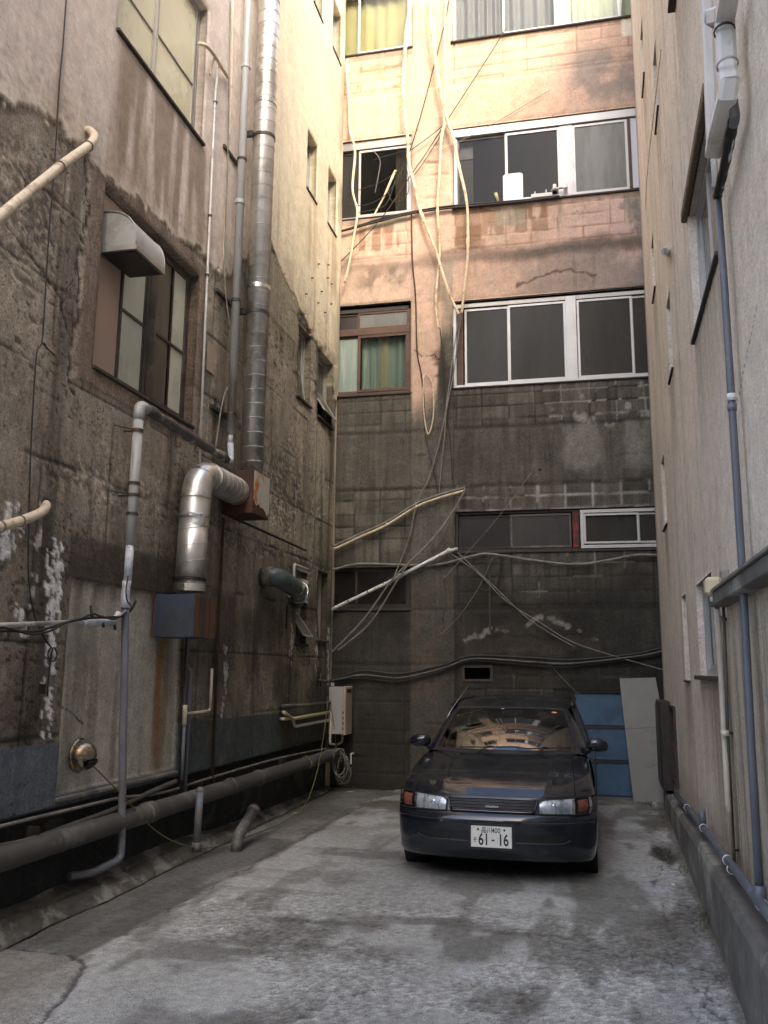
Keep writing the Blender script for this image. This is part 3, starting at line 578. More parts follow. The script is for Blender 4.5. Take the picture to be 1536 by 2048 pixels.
# opposite side of the street, seen only in reflections
M('street_facade', (.42, .38, .33), .9, var=.3, scale=.8)
M('dark_glass', (.03, .035, .04), .15, var=.1, scale=2)
def street_block(x0, x1, y, h, lab):
    t = thing('street_building', lab, 'building', (x0, y, 0))
    MB().box(x0, x1, y-6, y, 0, h).build('wall', 'street_facade', t)
    for k in range(int(h//3)):
        for i in range(int((x1-x0)//2)): MB().box(x0+.5+i*2, x0+1.7+i*2, y, y+.03, .9+k*3, 2.2+k*3).build('window', 'dark_glass', t)
    return t
street_block(-14, -3, -14, 9, 'low building across the street to the left')
street_block(-2.5, 7, -14, 12, 'taller building across the street to the right')
# ================================================================ MATERIALS FOR OBJECTS
M('galvanised', (.66, .65, .62), .38, metal=.85, var=.18, scale=4, col2=(.42, .40, .35), amt2=.35, bump=.0015, bscale=9)
M('galvanised_bright', (.62, .61, .57), .30, metal=1, var=.2, scale=6, bump=.001, bscale=12)
M('duct_dull', (.36, .34, .31), .42, metal=.9, var=.25, scale=4, col2=(.20, .17, .13), amt2=.5, bump=.0015, bscale=10)
M('steel_cap', (.45, .40, .33), .28, metal=1, var=.25, scale=9, col2=(.22, .16, .10), amt2=.4)
M('dark_steel', (.05, .045, .04), .55, metal=.3, var=.4, scale=12, col2=(.10, .05, .03), amt2=.3)
M('pvc_grey', (.40, .41, .41), .45, var=.15, scale=5, col2=(.22, .20, .17), amt2=.35, stretch=(1, 1, .25))
M('pvc_bluegrey', (.14, .155, .185), .5, var=.2, scale=7, col2=(.13, .12, .11), amt2=.35)
M('pvc_blue', (.115, .128, .148), .42, var=.12, scale=5, col2=(.20, .22, .26), amt2=.25)
M('pvc_beige', (.62, .56, .45), .5, var=.12, scale=6, col2=(.38, .33, .25), amt2=.3)
M('pvc_white', (.66, .66, .64), .45, var=.12, scale=6, col2=(.35, .34, .32), amt2=.3)
M('tape_wrap', (.42, .40, .36), .5, var=.5, scale=11, col2=(.07, .065, .06), amt2=.9, bump=.004, bscale=30)
M('tape_blue', (.38, .44, .52), .55, var=.4, scale=13, col2=(.62, .62, .60), amt2=.5, bump=.003, bscale=40)
M('hose_beige', (.66, .56, .42), .6, var=.12, scale=14, col2=(.42, .34, .24), amt2=.3, bump=.002, bscale=60)
M('rubber_black', (.018, .017, .016), .6, var=.3, scale=12)
M('cable_grey', (.20, .19, .165), .6, var=.3, scale=10, col2=(.14, .13, .11), amt2=.4)
M('stem_pale', (.66, .55, .38), .75, var=.2, scale=16, col2=(.40, .30, .19), amt2=.3, bump=.002, bscale=50)
M('big_pipe', (.075, .072, .065), .6, var=.35, scale=4, col2=(.15, .145, .13), amt2=.3, bump=.003, bscale=25)
M('rust', (.16, .055, .022), .85, var=.45, scale=9, bump=.003, bscale=50)
M('rust_box', (.045, .018, .012), .8, var=.4, scale=8, col2=(.08, .032, .018), amt2=.4, bump=.002)
M('white_rust', (.50, .47, .40), .6, var=.15, scale=6, col2=(.42, .15, .02), amt2=.35, bump=.001)
M('blue_paint', (.035, .048, .075), .5, var=.2, scale=6, col2=(.03, .035, .045), amt2=.3)
M('rust_stripes', (.13, .06, .026), .7, var=.55, scale=7, col2=(.035, .03, .03), amt2=.55, stretch=(1, 3.2, .12))
M('teal_duct', (.12, .17, .165), .35, metal=.5, var=.15, scale=6, col2=(.07, .09, .085), amt2=.3)
M('aluminium', (.45, .45, .44), .4, metal=.35, var=.08, scale=8, col2=(.45, .44, .42), amt2=.2)
M('aluminium_dull', (.36, .35, .32), .45, metal=.5, var=.15, scale=8)
M('bronze_frame', (.075, .065, .055), .45, metal=.4, var=.2, scale=9, col2=(.14, .12, .10), amt2=.3)
M('brown_wood', (.085, .045, .03), .65, var=.4, scale=9, col2=(.06, .03, .02), amt2=.4, stretch=(.3, 1, 1))
M('dark_wood', (.035, .027, .022), .7, var=.4, scale=9)
M('red_paint', (.30, .028, .016), .7, var=.4, scale=14, col2=(.07, .025, .018), amt2=.7)
M('sill_dark', (.05, .042, .036), .8, var=.4, scale=12, bump=.003)
M('pink_board', (.36, .275, .22), .7, var=.12, scale=1.5, stretch=(1, 1, .4))
M('white_panel', (.62, .62, .68), .5, var=.06, scale=2)
M('blue_door', (.060, .125, .205), .55, var=.16, scale=2.5, col2=(.045, .085, .14), amt2=.4)
M('grey_sheet', (.25, .25, .225), .75, var=.12, scale=3, col2=(.18, .175, .15), amt2=.3, bump=.001)
M('heater_case', (.36, .355, .34), .45, var=.06, scale=4)
M('heater_front', (.42, .33, .25), .45, var=.08, scale=4)
M('yellow_pipe', (.52, .46, .26), .55, var=.2, scale=9, col2=(.3, .25, .13), amt2=.3)
M('green_cord', (.13, .14, .05), .6, var=.2, scale=9)
M('cream_plastic', (.62, .54, .36), .45, var=.1, scale=6)
M('hood_grey', (.40, .40, .385), .45, var=.1, scale=5, col2=(.30, .29, .26), amt2=.3)
M('cover_white', (.60, .59, .56), .5, var=.08, scale=5, col2=(.46, .43, .38), amt2=.2)
M('brick_eyebrow', (.16, .115, .075), .95, var=.5, scale=30, bump=.006, bscale=60)
M('room_dark', (.045, .035, .032), .9, var=.3, scale=2)
M('room_white', (.5, .5, .5), .9, var=.05, scale=2)
M('curtain_yellow', (.50, .44, .23), .85, var=.10, scale=3)
M('curtain_ochre', (.28, .27, .16), .85, var=.10, scale=3)
M('curtain_grey', (.25, .24, .25), .85, var=.12, scale=3)
M('curtain_cream', (.60, .62, .48), .85, var=.10, scale=3)
M('leaf_litter', (.30, .28, .24), .85, var=.4, scale=20)
M('weed', (.06, .085, .03), .8, var=.4, scale=20)
M('white_plastic', (.80, .80, .78), .4, var=.03, scale=6)
def frost(name, col, rough, scale, bump, col2=None, stretch=None):
    m = M(name, col, rough, var=.12, scale=1.2, col2=col2, amt2=.4, bump=bump, bscale=scale, spec=.22, stretch=stretch); return m
frost('glass_yellow_frost', (.60, .58, .41), .32, 55, .003, (.50, .49, .33))
frost('glass_green_frost', (.52, .54, .44), .32, 70, .002, (.42, .42, .32))
frost('glass_shaded_frost', (.105, .10, .075), .32, 70, .002, (.16, .15, .11), (1, 1, .3))  # dark copy of the frosted glass, its shade put into the colour
frost('glass_grey_frost', (.15, .155, .145), .3, 60, .002, (.22, .225, .21), (1, 1, .2))
frost('glass_teal_frost', (.20, .26, .235), .35, 40, .002, (.36, .40, .34), (3, 1, .2))
frost('glass_black', (.042, .041, .037), .3, 5, .0008, (.034, .032, .027), (1, 1, .3))
MATS['glass_black'].node_tree.nodes['Principled BSDF'].inputs['Specular IOR Level'].default_value = .12
frost('glass_black_rough', (.040, .038, .035), .35, 60, .002, (.055, .052, .046), (1, 1, .3))
frost('glass_brownblack', (.014, .012, .010), .3, 60, .001)
def clear_glass(name, tint, refl=.12, rough=.02):
    m, t, b = nodes(name); t.nodes.remove(b); out = t.nodes['Material Output']
    tr = nd(t, 'ShaderNodeBsdfTransparent', {0: (*tint, 1)}); gl = nd(t, 'ShaderNodeBsdfGlossy', {'Roughness': rough, 'Color': (.95, .97, 1, 1)})
    lw = nd(t, 'ShaderNodeFresnel', {'IOR': 1.5 if refl > .05 else 1.22}); ad = nd(t, 'ShaderNodeMath', {0: lw.outputs[0], 1: refl}, operation='ADD'); ad.use_clamp = True
    mx = nd(t, 'ShaderNodeMixShader', {0: ad.outputs[0], 1: tr.outputs[0], 2: gl.outputs[0]}); t.links.new(mx.outputs[0], out.inputs[0])
clear_glass('window_glass', (.86, .88, .86), .0)
clear_glass('open_glass', (.5, .5, .5), .0, .15)

# ================================================================ WINDOWS
def bars(mb, w, s0, s1, z0, z1, wd, n0, n1, wz=None):
    wz = wz or wd
    mb.wb(w, s0, s1, z0, z0+wz, n0, n1); mb.wb(w, s0, s1, z1-wz, z1, n0, n1)
    mb.wb(w, s0, s0+wd, z0+wz, z1-wz, n0, n1); mb.wb(w, s1-wd, s1, z0+wz, z1-wz, n0, n1); return mb
def window(par, w, s0, s1, z0, z1, dep, fw, fm, sashes, mull=(), sill=None, label=None, fd=.07):
    """outer frame = the window part; sashes and panes are its sub-parts"""
    f = MB(); bars(f, w, s0+.002, s1-.002, z0+.002, z1-.002, fw, -dep, -dep+fd)
    for m in mull: f.wb(w, m[0], m[1], z0+fw, z1-fw, -dep+.002, -dep+fd+.004)
    wo = f.build('window', fm, par, bevel=.002)
    if label: wo['label'] = label
    for q in sashes:
        a, b, c, d, gm, sm = q[:6]; o = q[6] if len(q) > 6 else .0; sw = q[7] if len(q) > 7 else .032; extra = q[8] if len(q) > 8 else ()
        if sm:
            m = MB(); bars(m, w, a, b, c, d, sw, -dep+.012+o, -dep+.042+o)
            for (k0, k1) in extra: m.wb(w, a+sw, b-sw, k0, k1, -dep+.013+o, -dep+.041+o)
            m.build('sash', sm, wo, bevel=.0015)
        if gm:
            g = MB(); g.wb(w, a+sw*.5, b-sw*.5, c+sw*.5, d-sw*.5, -dep+.022+o, -dep+.028+o); g.build('pane', gm, wo)
    if sill:
        e0, e1, th, pr = sill; MB().wb(w, s0-e0, s1+e1, z0-th, z0-.001, -.02, pr).build('sill', 'sill_dark', wo, bevel=.004)
    return wo
def curtain(w, s0, s1, z0, z1, n, mat, label, amp=.03, per=.11, seed=1):
    m = MB(); k = int((s1-s0)/.012)
    m.grid(lambda u, v: V(w, s0+(s1-s0)*u, z0+(z1-z0)*v, n+amp*math.sin(2*math.pi*(s0+(s1-s0)*u)/per+1.6*math.sin(u*9+seed))+.006*math.sin(v*5+u*11)), k, 8)
    return single('curtain', m, mat, label, 'curtain', fixn=False)
def room(par, w, s0, s1, z0, z1, n0, d, mat='room_dark'):
    m = MB(); c = [V(w, a, b, e) for e in (n0, n0-d) for a, b in ((s0, z0), (s1, z0), (s1, z1), (s0, z1))]
    m.add(c, [(0, 1, 5, 4), (1, 2, 6, 5), (2, 3, 7, 6), (3, 0, 4, 7), (4, 5, 6, 7)]); return m.build('room', mat, par, fixn=False)
AL, BZ = 'aluminium', 'bronze_frame'
# left building
a, b, c, d = W1
window(bl, 'L', a, b, c, d, .14, .035, 'aluminium_dull', [(a+.035, a+.80, c+.04, d-.04, 'glass_yellow_frost', 'aluminium_dull', .0, .03, ((c+.62, c+.635),)), (a+.78, b-.06, c+.04, d-.04, 'glass_yellow_frost', 'aluminium_dull', .03, .035, ((c+.62, c+.635),))],
       sill=(.03, .03, .03, .05), label='wide sliding window with yellowish wired glass, dark stains below its sill')
a, b, c, d = W2
w2 = window(bl, 'L', a, b, c, d, .15, .045, BZ, [(a+.46, a+.98, c+.06, d-.05, 'glass_green_frost', BZ, .0, .035, ((c+.72, c+.75),)), (a+.96, a+1.42, c+.06, d-.05, 'glass_shaded_frost', BZ, .03, .04, ((c+.72, c+.75),)), (a+1.38, b-.05, c+.06, d-.05, 'glass_green_frost', BZ, .03, .035, ((c+.72, c+.75),))],
            sill=(.02, .02, .03, .04), label='window half boarded with a pinkish panel, frosted sliding sashes beside it')
MB().wb('L', a+.02, a+.43, c+.03, d-.03, -.14, -.06).build('board', 'pink_board', w2, bevel=.003)
MB().wb('L', a+.43, a+.455, c+.03, d-.03, -.14, -.04).build('post', 'dark_steel', w2)
MB().wb('L', a+.98, a+1.02, c+.03, d-.03, -.10, -.02).build('post', 'bronze_frame', w2)
for k, (a, b, c, d) in SM.items():
    lo = k[1] in '01'
    fm = 'aluminium_dull'
    w_ = window(bl, 'L', a, b, c, d, .165, .03, fm, [(a+.03, b-.03, c+(d-c)*.45, d-.03, 'glass_shaded_frost', fm)], sill=(.03, .02, .035, .035))
    # lower tilting sash, pushed open
    zt = c+(d-c)*.44; ln = (d-c)*.42; tilt = {'a1': .16, 'b1': .55, 'a0': .62, 'b0': .05, 'a2': .04, 'b2': .14}.get(k, .05)
    def sp(s, q, off): return V('L', s, zt-q*ln*math.cos(tilt), -.14+q*ln*math.sin(tilt)+off)
    m = MB()
    for (s0, s1, q0, q1) in ((a+.03, a+.055, 0, 1), (b-.055, b-.03, 0, 1), (a+.055, b-.055, 0, .06), (a+.055, b-.055, .94, 1)):
        m.hexa([sp(s0, q1, 0), sp(s1, q1, 0), sp(s1, q1, .02), sp(s0, q1, .02), sp(s0, q0, 0), sp(s1, q0, 0), sp(s1, q0, .02), sp(s0, q0, .02)])
    m.build('sash', 'aluminium' if tilt > .1 else 'aluminium_dull', w_)
    MB().hexa([sp(a+.045, .97, .008), sp(b-.045, .97, .008), sp(b-.045, .97, .012), sp(a+.045, .97, .012), sp(a+.045, .03, .008), sp(b-.045, .03, .008), sp(b-.045, .03, .012), sp(a+.045, .03, .012)]).build('pane', 'glass_shaded_frost', w_)
    MB().wb('L', a-.01, b+.01, zt-.03, zt+.01, -.16, -.135).build('transom', 'dark_steel', w_)
    room(bl, 'L', a, b, c, d, -.17, .5)
# vent louvre panel in the lower front small window
m = MB()
for i in range(5): m.hexa([V('L', 11.22, 2.62+i*.065, -.02), V('L', 11.45, 2.62+i*.065, -.02), V('L', 11.45, 2.62+i*.065, .02), V('L', 11.22, 2.62+i*.065, .02), V('L', 11.22, 2.67+i*.065, -.045), V('L', 11.45, 2.67+i*.065, -.045), V('L', 11.45, 2.675+i*.065, -.005), V('L', 11.22, 2.675+i*.065, -.005)])
m.build('louvre', 'pvc_grey', bl)
# back building
a, b, c, d = -3.9, -2.41, 12.26, 13.5
window(bb, 'B', a, b, c, d, .11, .04, AL, [(a+.04, -3.36, c+.04, d, 'window_glass', None), (-3.38, b-.05, c+.04, d, 'window_glass', AL, .03, .035)], sill=(.02, .02, .03, .03), label='top left window with a bright yellow curtain behind it')
room(bb, 'B', a, b, c, d, -.17, 1.5); curtain('B', a, b, c, d, -.20, 'curtain_yellow', 'yellow curtain hanging behind the topmost left window of the pink wall', .018, .26)
a, b, c, d = -1.71, 1.9, 12.23, 13.5
window(bb, 'B', a, b, c, d, .10, .055, AL, [(a+.06, -.84, c+.04, d, 'window_glass', None, 0), (-.86, .03, c+.04, d, 'window_glass', AL, .03, .035), (.22, 1.05, c+.04, d, 'window_glass', AL, .03, .035), (1.03, 1.85, c+.04, d, 'window_glass', AL, 0, .035)], mull=((.03, .22),), sill=(.03, .0, .03, .05), label='top right window row with grey and cream curtains')
room(bb, 'B', a, b, c, d, -.17, 1.5); curtain('B', a+.02, .10, c, d, -.22, 'curtain_grey', 'grey curtain with deep folds behind the top right window', .045, .17, 3)
curtain('B', .14, 1.85, c, d, -.22, 'curtain_cream', 'pale cream curtain at the far right of the top window row', .025, .13, 5)
a, b, c, d = -3.9, -2.41, 9.16, 10.60
window(bb, 'B', a, b, c, d, .12, .05, AL, [(a+.04, -3.30, c+.05, d-.17, 'glass_black', BZ), (-3.33, b-.05, c+.05, d-.17, 'open_glass', AL, .03, .035)], sill=(.02, .02, .02, .02), label='sliding window behind the bare stems, a sliver of yellow curtain at its right')
MB().wb('B', a, b, d-.15, d-.01, -.11, -.03).build('head_panel', 'aluminium_dull', bb); room(bb, 'B', -3.33, b, c, d, -.17, 1.2)
curtain('B', -2.72, -2.44, c+.03, d-.15, -.2, 'curtain_yellow', 'strip of yellow curtain at the right edge of the window behind the stems', .02, .09, 2)
a, b, c, d = -1.71, 1.9, 9.16, 10.60
w4 = window(bb, 'B', a, b, c, d, .12, .06, AL, [(a+.06, -.84, c+.05, d-.17, 'open_glass', BZ), (-.86, .02, c+.05, d-.17, 'open_glass', AL, .03, .04), (.22, 1.08, c+.05, d-.17, 'glass_grey_frost', AL, .03, .04)], mull=((.02, .22),), sill=(.02, .0, .03, .04), label='kitchen window row, left panes dark with things on the sill, right pane frosted')
MB().wb('B', a, b, d-.15, d-.01, -.11, -.02).build('head_panel', 'aluminium', bb, bevel=.004)
MB().wb('B', 1.13, 1.8, c+.03, d-.17, -.11, -.05).build('panel', 'white_panel', w4); MB().wb('B', 1.08, 1.13, c+.03, d-.17, -.11, -.04).build('post', 'brown_wood', w4)
room(bb, 'B', a, b, c, d, -.17, 2.5)
m = MB()
for i in range(11): m.wb('B', a+.07, -1.40, c+.05+i*.082, c+.05+i*.082+.076, -.19, -.175+.004*(i % 2))
m.build('blind', 'glass_green_frost', w4, label='small greenish slatted blind')
MB().wb('B', a+.07, -1.40, c+.97, d-.2, -.19, -.18).build('fan_panel', 'galvanised', w4)
MB().wb('B', -.62, -.22, c, d-.35, -2.6, -2.5).build('inner_door', 'blue_door', bb)
# things on the kitchen sill
t = single('chopping_board', MB().poly([V('B', x, z, -.03) for x, z in ((-.90, 9.20), (-.58, 9.20), (-.58, 9.66), (-.62, 9.69), (-.86, 9.69), (-.90, 9.66))], (0, .02, 0)), 'white_plastic', 'white chopping board standing in the kitchen window', 'chopping board', bevel=.004)
m = MB(); m.wb('B', -.45, -.12, 9.19, 9.25, -.02, .03); m.wb('B', -.40, -.38, 9.25, 9.30, 0, .01); m.wb('B', -.22, -.205, 9.25, 9.32, 0, .01)
single('dish_rack', m, 'aluminium_dull', 'small grey rack on the kitchen window ledge', 'rack')
t = thing('water_tap', 'pair of chrome and white taps on the right end of the kitchen ledge', 'tap', V('B', .0, 9.2, .03))
MB().tube([V('B', -.14, 9.27, .03), V('B', -.05, 9.30, .03), V('B', .05, 9.30, .03)], .018, 8).build('spout', 'galvanised_bright', t)
for x in (-.05, .12): MB().lathe([(0, 0), (.035, 0), (.04, .02), (.03, .05), (.028, .09), (.0, .10)], V('B', x-.03, 9.28, .03), (0, 0, 1), 12).build('handle', 'white_plastic', t)
m = MB(); m.tube([V('B', -.98, 9.2, .0), V('B', -1.02, 9.36, -.02)], [.02, .028], 8); single('wooden_brush', m, 'yellow_pipe', 'short tan brush leaning left of the white chopping board', 'brush')
a, b, c, d = -3.9, -2.41, 6.07, 7.61
window(bb, 'B', a, b, c, d, .12, .05, 'brown_wood', [(a+.05, -3.27, c+.06, 7.10, 'glass_teal_frost', 'brown_wood'), (-3.30, b-.05, c+.06, 7.10, 'window_glass', 'brown_wood', .03, .045), (a+.05, -3.30, 7.20, d-.12, 'glass_black_rough', 'brown_wood'), (-3.30, b-.05, 7.20, d-.12, 'glass_grey_frost', 'brown_wood', .03, .03)], sill=(.02, .02, .03, .03), label='old brown wooden window with a curtained lower sash')
MB().wb('B', a, b, 7.10, 7.20, -.12, -.04).build('transom', 'brown_wood', bb, bevel=.003); MB().wb('B', a, b, d-.11, d-.01, -.12, -.05).build('head_panel', 'dark_wood', bb)
room(bb, 'B', a, b, c, d, -.17, .9); curtain('B', -3.26, b, c, 7.1, -.2, 'glass_teal_frost', 'pale greenish net curtain in the brown wooden window', .02, .15, 4); curtain('B', -2.93, -2.80, c+.02, 7.1, -.18, 'curtain_ochre', 'narrow yellow curtain fold in the brown wooden window', .012, .12, 4)
a, b, c, d = -1.73, 1.9, 6.09, 7.54
w6 = window(bb, 'B', a, b, c, d, .10, .05, AL, [(-1.55, -.84, c+.05, d-.13, 'glass_black', AL, .0, .035), (-.86, .03, c+.05, d-.13, 'glass_black', AL, .03, .035), (.20, 1.03, c+.05, d-.13, 'glass_black', AL, .03, .035), (1.01, 1.85, c+.05, d-.13, 'glass_black', AL, .0, .03)], mull=((.03, .19),), sill=(.02, .0, .025, .03), label='four dark sliding panes in white frames above the bare block wall')
MB().wb('B', -1.67, -1.57, c+.03, d-.12, -.1, -.04).build('post', 'brown_wood', w6); MB().wb('B', a, b, d-.11, d-.01, -.10, -.03).build('head_panel', 'aluminium_dull', bb)
a, b, c, d = -3.9, -2.41, 2.64, 3.28
window(bb, 'B', a, b, c, d, .12, .04, 'dark_wood', [(a+.04, -3.25, c+.04, d-.03, 'glass_brownblack', 'dark_wood'), (-3.28, b-.04, c+.04, d-.03, 'glass_brownblack', 'dark_wood', .03)], sill=(.02, .02, .03, .03), label='low dark window behind the crossing cables')
a, b, c, d = -1.71, 1.9, 3.49, 4.11
w8 = window(bb, 'B', a, b, c, d, .12, .04, 'dark_wood', [(a+.05, -.86, c+.05, d-.06, 'glass_brownblack', 'dark_wood'), (-.88, .02, c+.05, d-.06, 'glass_black_rough', BZ, .03, .03)], sill=(.02, .0, .03, .03), label='long low window, brown frame at left and white frame at right')
MB().wb('B', .04, .13, c+.04, d-.04, -.12, -.035).build('post', 'red_paint', w8)
m = MB(); bars(m, 'B', .15, 1.6, c+.02, d-.02, .05, -.10, -.02, .05); m.build('inner_frame', AL, w8, bevel=.003)
m = MB(); bars(m, 'B', .20, .99, c+.09, d-.08, .03, -.06, -.03); m.build('sash', AL, w8); MB().wb('B', .2, 1.6, c+.10, d-.09, -.075, -.07).build('pane', 'glass_black', w8)
m = MB(); bars(m, 'B', .97, 1.6, c+.09, d-.08, .03, -.09, -.062); m.build('sash', AL, w8)
# vent slot and doorway
m = MB(); bars(m, 'B', -1.62, -1.17, 1.565, 1.80, .035, -.02, .02); m.build('vent_frame', 'dark_steel', bb); room(bb, 'B', -1.58, -1.21, 1.60, 1.77, -.16, .3)
room(bb, 'B', -.05, 1.12, -.01, 1.46, -.165, .5)
m = MB(); bars(m, 'B', -.049, 1.119, -.05, 1.459, .03, -.12, -.02); m.build('door_frame', 'dark_wood', bb)
dr = MB().wb('B', -.02, 1.09, .0, 1.43, -.10, -.085).build('door', 'blue_door', bb, label='faded blue boarded door')
for z0, z1 in ((.02, .46), (.50, .93), (.97, 1.42)): MB().wb('B', -.015, 1.085, z0, z1, -.085, -.065).build('door_panel', 'blue_door', dr, bevel=.006)
for z0 in (.475, .945): MB().hexa([V('B', -.015, z0-.015, -.084), V('B', 1.085, z0-.015, -.084), V('B', 1.085, z0-.015, -.05), V('B', -.015, z0-.015, -.05), V('B', -.015, z0+.01, -.084), V('B', 1.085, z0+.01, -.084), V('B', 1.085, z0+.005, -.05), V('B', -.015, z0+.005, -.05)]).build('rail', 'dark_steel', dr)
# leaning sheet
t = thing('sheet_panel', 'tall grey board leaning against the blue door beside the right wall', 'board', V('B', .8, 0, .3))
P4 = [pw('B', 1268, 1609, .30), pw('B', 1331, 1606, .30), pw('B', 1330, 1455, .17), pw('B', 1250, 1458, .17), pw('B', 1311, 1355, .06), pw('B', 1239, 1357, .06)]
for q in ((0, 1, 2, 3), (3, 2, 4, 5)):
    A = [P4[i] for i in q]; nrm = (A[1]-A[0]).cross(A[2]-A[0]).normalized()*.012
    if q[0] == 3: A = [A[0]-Vector((0, .0, .0))+Vector((0, .004, .003)), A[1]+Vector((0, .004, .003)), A[2], A[3]]
    MB().hexa([A[0]-nrm, A[1]-nrm, A[1], A[0], A[3]-nrm, A[2]-nrm, A[2], A[3]]).build('board', 'grey_sheet', t, bevel=.002)
# right building
window(br, 'R', 5.40, 6.88, 4.33, 5.40, .13, .05, AL, [(5.44, 6.16, 4.38, 5.36, 'glass_grey_frost', AL, .03, .035), (6.14, 6.84, 4.38, 5.36, 'glass_grey_frost', AL, .0, .035)], sill=(.05, .03, .03, .03), label='bluish white framed window under a brown eyebrow')
MB().wb('R', 5.3, 7.0, 5.40, 5.49, -.02, .042).build('eyebrow', 'brick_eyebrow', br, bevel=.01)
window(br, 'R', 5.40, 6.88, 7.38, 8.45, .13, .05, AL, [(5.44, 6.84, 7.42, 8.41, 'glass_grey_frost', AL)], sill=(.05, .05, .04, .06))
window(br, 'R', 6.72, 7.85, 1.70, 2.46, .12, .05, 'pvc_light' if 'pvc_light' in MATS else AL, [(6.76, 7.30, 1.75, 2.42, 'glass_black', AL, .03, .035), (7.28, 7.81, 1.75, 2.42, 'glass_black', AL, .0, .035)], sill=(.06, .05, .035, .05), label='small light blue framed window near the lamp')
for (a, b, c, d) in HR[3:9]: window(br, 'R', a, b, c, d, .12, .03, 'aluminium_dull', [(a+.03, b-.03, c+.03, d-.03, 'glass_grey_frost', None)], sill=(.03, .05, .02, .022))
m = MB(); bars(m, 'R', 10.78, 11.55, .42, 1.33, .03, -.05, .03); wo = m.build('meter_frame', 'dark_steel', br); MB().wb('R', 10.79, 11.54, .43, 1.32, -.13, -.10).build('meter_board', 'pvc_grey', br)
t = thing('metal_cabinet', 'tall rusty brown steel cabinet fixed low at the far end of the stucco wall', 'cabinet', V('R', 12, .3))
MB().wb('R', 11.62, 12.45, .28, 1.36, .0, .13).build('case', 'dark_steel', t, bevel=.006); MB().wb('R', 11.66, 12.41, .32, 1.32, .132, .142).build('door', 'dark_steel', t, bevel=.003)

# ================================================================ LEFT WALL FITTINGS
L = 'L'
def duct_rings(mb, P0, P1, r, step, th=.005, skew=.012):
    P0 = Vector(P0); P1 = Vector(P1); ax = (P1-P0); n = int(ax.length/step); ax.normalize(); u = ax.orthogonal().normalized(); w = ax.cross(u)
    for i in range(1, n+1):
        c = P0+ax*(i*step-step*.4); k = 28
        vs = []
        for j in range(k):
            t = 2*math.pi*j/k; e = u*math.cos(t)+w*math.sin(t); o = ax*skew*math.cos(t)
            vs += [c+o+e*(r-.002)-ax*th*1.3, c+o+e*(r+th), c+o+e*(r-.002)+ax*th*1.3]
        fs = []
        for j in range(k):
            q = (j+1) % k
            fs += [(j*3, q*3, q*3+1, j*3+1), (j*3+1, q*3+1, q*3+2, j*3+2)]
        mb.add(vs, fs, False)
def strap(par, c, ax, r, wd=.03, mat='dark_steel'):
    MB().lathe([(r+.001, -wd/2), (r+.008, -wd/2), (r+.008, wd/2), (r+.001, wd/2)], c, ax, 28, smooth=False).build('strap', mat, par)
t = thing('ventilation_duct', 'tall shiny spiral steel duct climbing the left wall from a rusty box', 'duct', V(L, 8.72, 3.8, .1))
m = MB(); m.tube([V(L, 8.72, 3.79, .24), V(L, 8.72, 13.9, .24)], .127, 32); duct_rings(m, V(L, 8.72, 3.85, .24), V(L, 8.72, 13.9, .24), .127, .165); m.build('pipe', 'galvanised', t)
for z in (5.69, 7.90, 10.1): strap(t, V(L, 8.72, z, .24), (0, 0, 1), .127, .04); MB().wb(L, 8.56, 8.60, z-.05, z+.02, 0.01, .16).build('bracket', 'dark_steel', t)
for z in (8.35, 6.0): strap(t, V(L, 8.72, z, .24), (0, 0, 1), .128, .05, 'galvanised_bright')
t = thing('duct_box', 'rusty brown steel junction box with a peeling white side panel under the tall duct', 'duct box', V(L, 8.6, 3.3, .1))
MB().wb(L, 8.40, 8.86, 3.33, 3.80, .05, .40).build('case', 'rust_box', t, bevel=.006)
pp = MB(); pts = [(8.41, 3.79), (8.85, 3.79), (8.86, 3.42), (8.80, 3.36), (8.74, 3.40), (8.68, 3.43), (8.60, 3.42), (8.55, 3.455), (8.49, 3.42), (8.41, 3.47)]
pp.poly([V(L, a, b, .402) for a, b in pts], Vector((.004, 0, 0))); pp.build('side_panel', 'white_rust', t)
m = MB(); m.tube([V(L, 8.85, 3.50, .22), V(L, 9.12, 3.50, .22)], .075, 18); m.build('stub', 'galvanised', t)
t = thing('exhaust_duct', 'fat segmented steel duct elbow dropping from the rusty box to the blue box', 'duct', V(L, 7.5, 2.4, .1))
m = MB(); m.tube(bend([V(L, 8.39, 3.56, .22), V(L, 7.46, 3.56, .22), V(L, 7.42, 3.02, .22)], .26, 5), .142, 30, cap=False); m.build('elbow', 'galvanised', t)
m = MB(); m.tube([V(L, 7.42, 3.14, .22), V(L, 7.40, 2.42, .22)], .138, 30); duct_rings(m, V(L, 7.42, 3.1, .22), V(L, 7.40, 2.5, .22), .138, .155, .004, .03); m.build('pipe', 'galvanised', t)
m = MB(); duct_rings(m, V(L, 8.35, 3.56, .22), V(L, 7.72, 3.56, .22), .142, .11, .007, .02); m.build('ribs', 'duct_dull', t)
for c, ax in ((V(L, 7.70, 3.56, .22), (0, 1, 0)), (V(L, 7.53, 3.50, .22), (0, 1, 1)), (V(L, 7.43, 3.30, .22), (0, .1, 1)), (V(L, 7.42, 3.12, .22), (0, 0, 1))): strap(t, c, ax, .143, .02, 'galvanised_bright')
strap(t, V(L, 7.40, 2.45, .22), (0, 0, 1), .141, .07, 'galvanised_bright'); m = MB()
for i in range(3): m.lathe([(.146+.004*i, -.006), (.152+.004*i, 0), (.146, .006)], V(L, 7.40, 2.515+.008*i, .22), (0, .05*(i-1), 1), 26)
m.build('wire_tie', 'rubber_black', t)
t = thing('fan_box', 'dark blue steel fan box with rust streaked side under the duct elbow', 'fan box', V(L, 7.37, 2, .1))
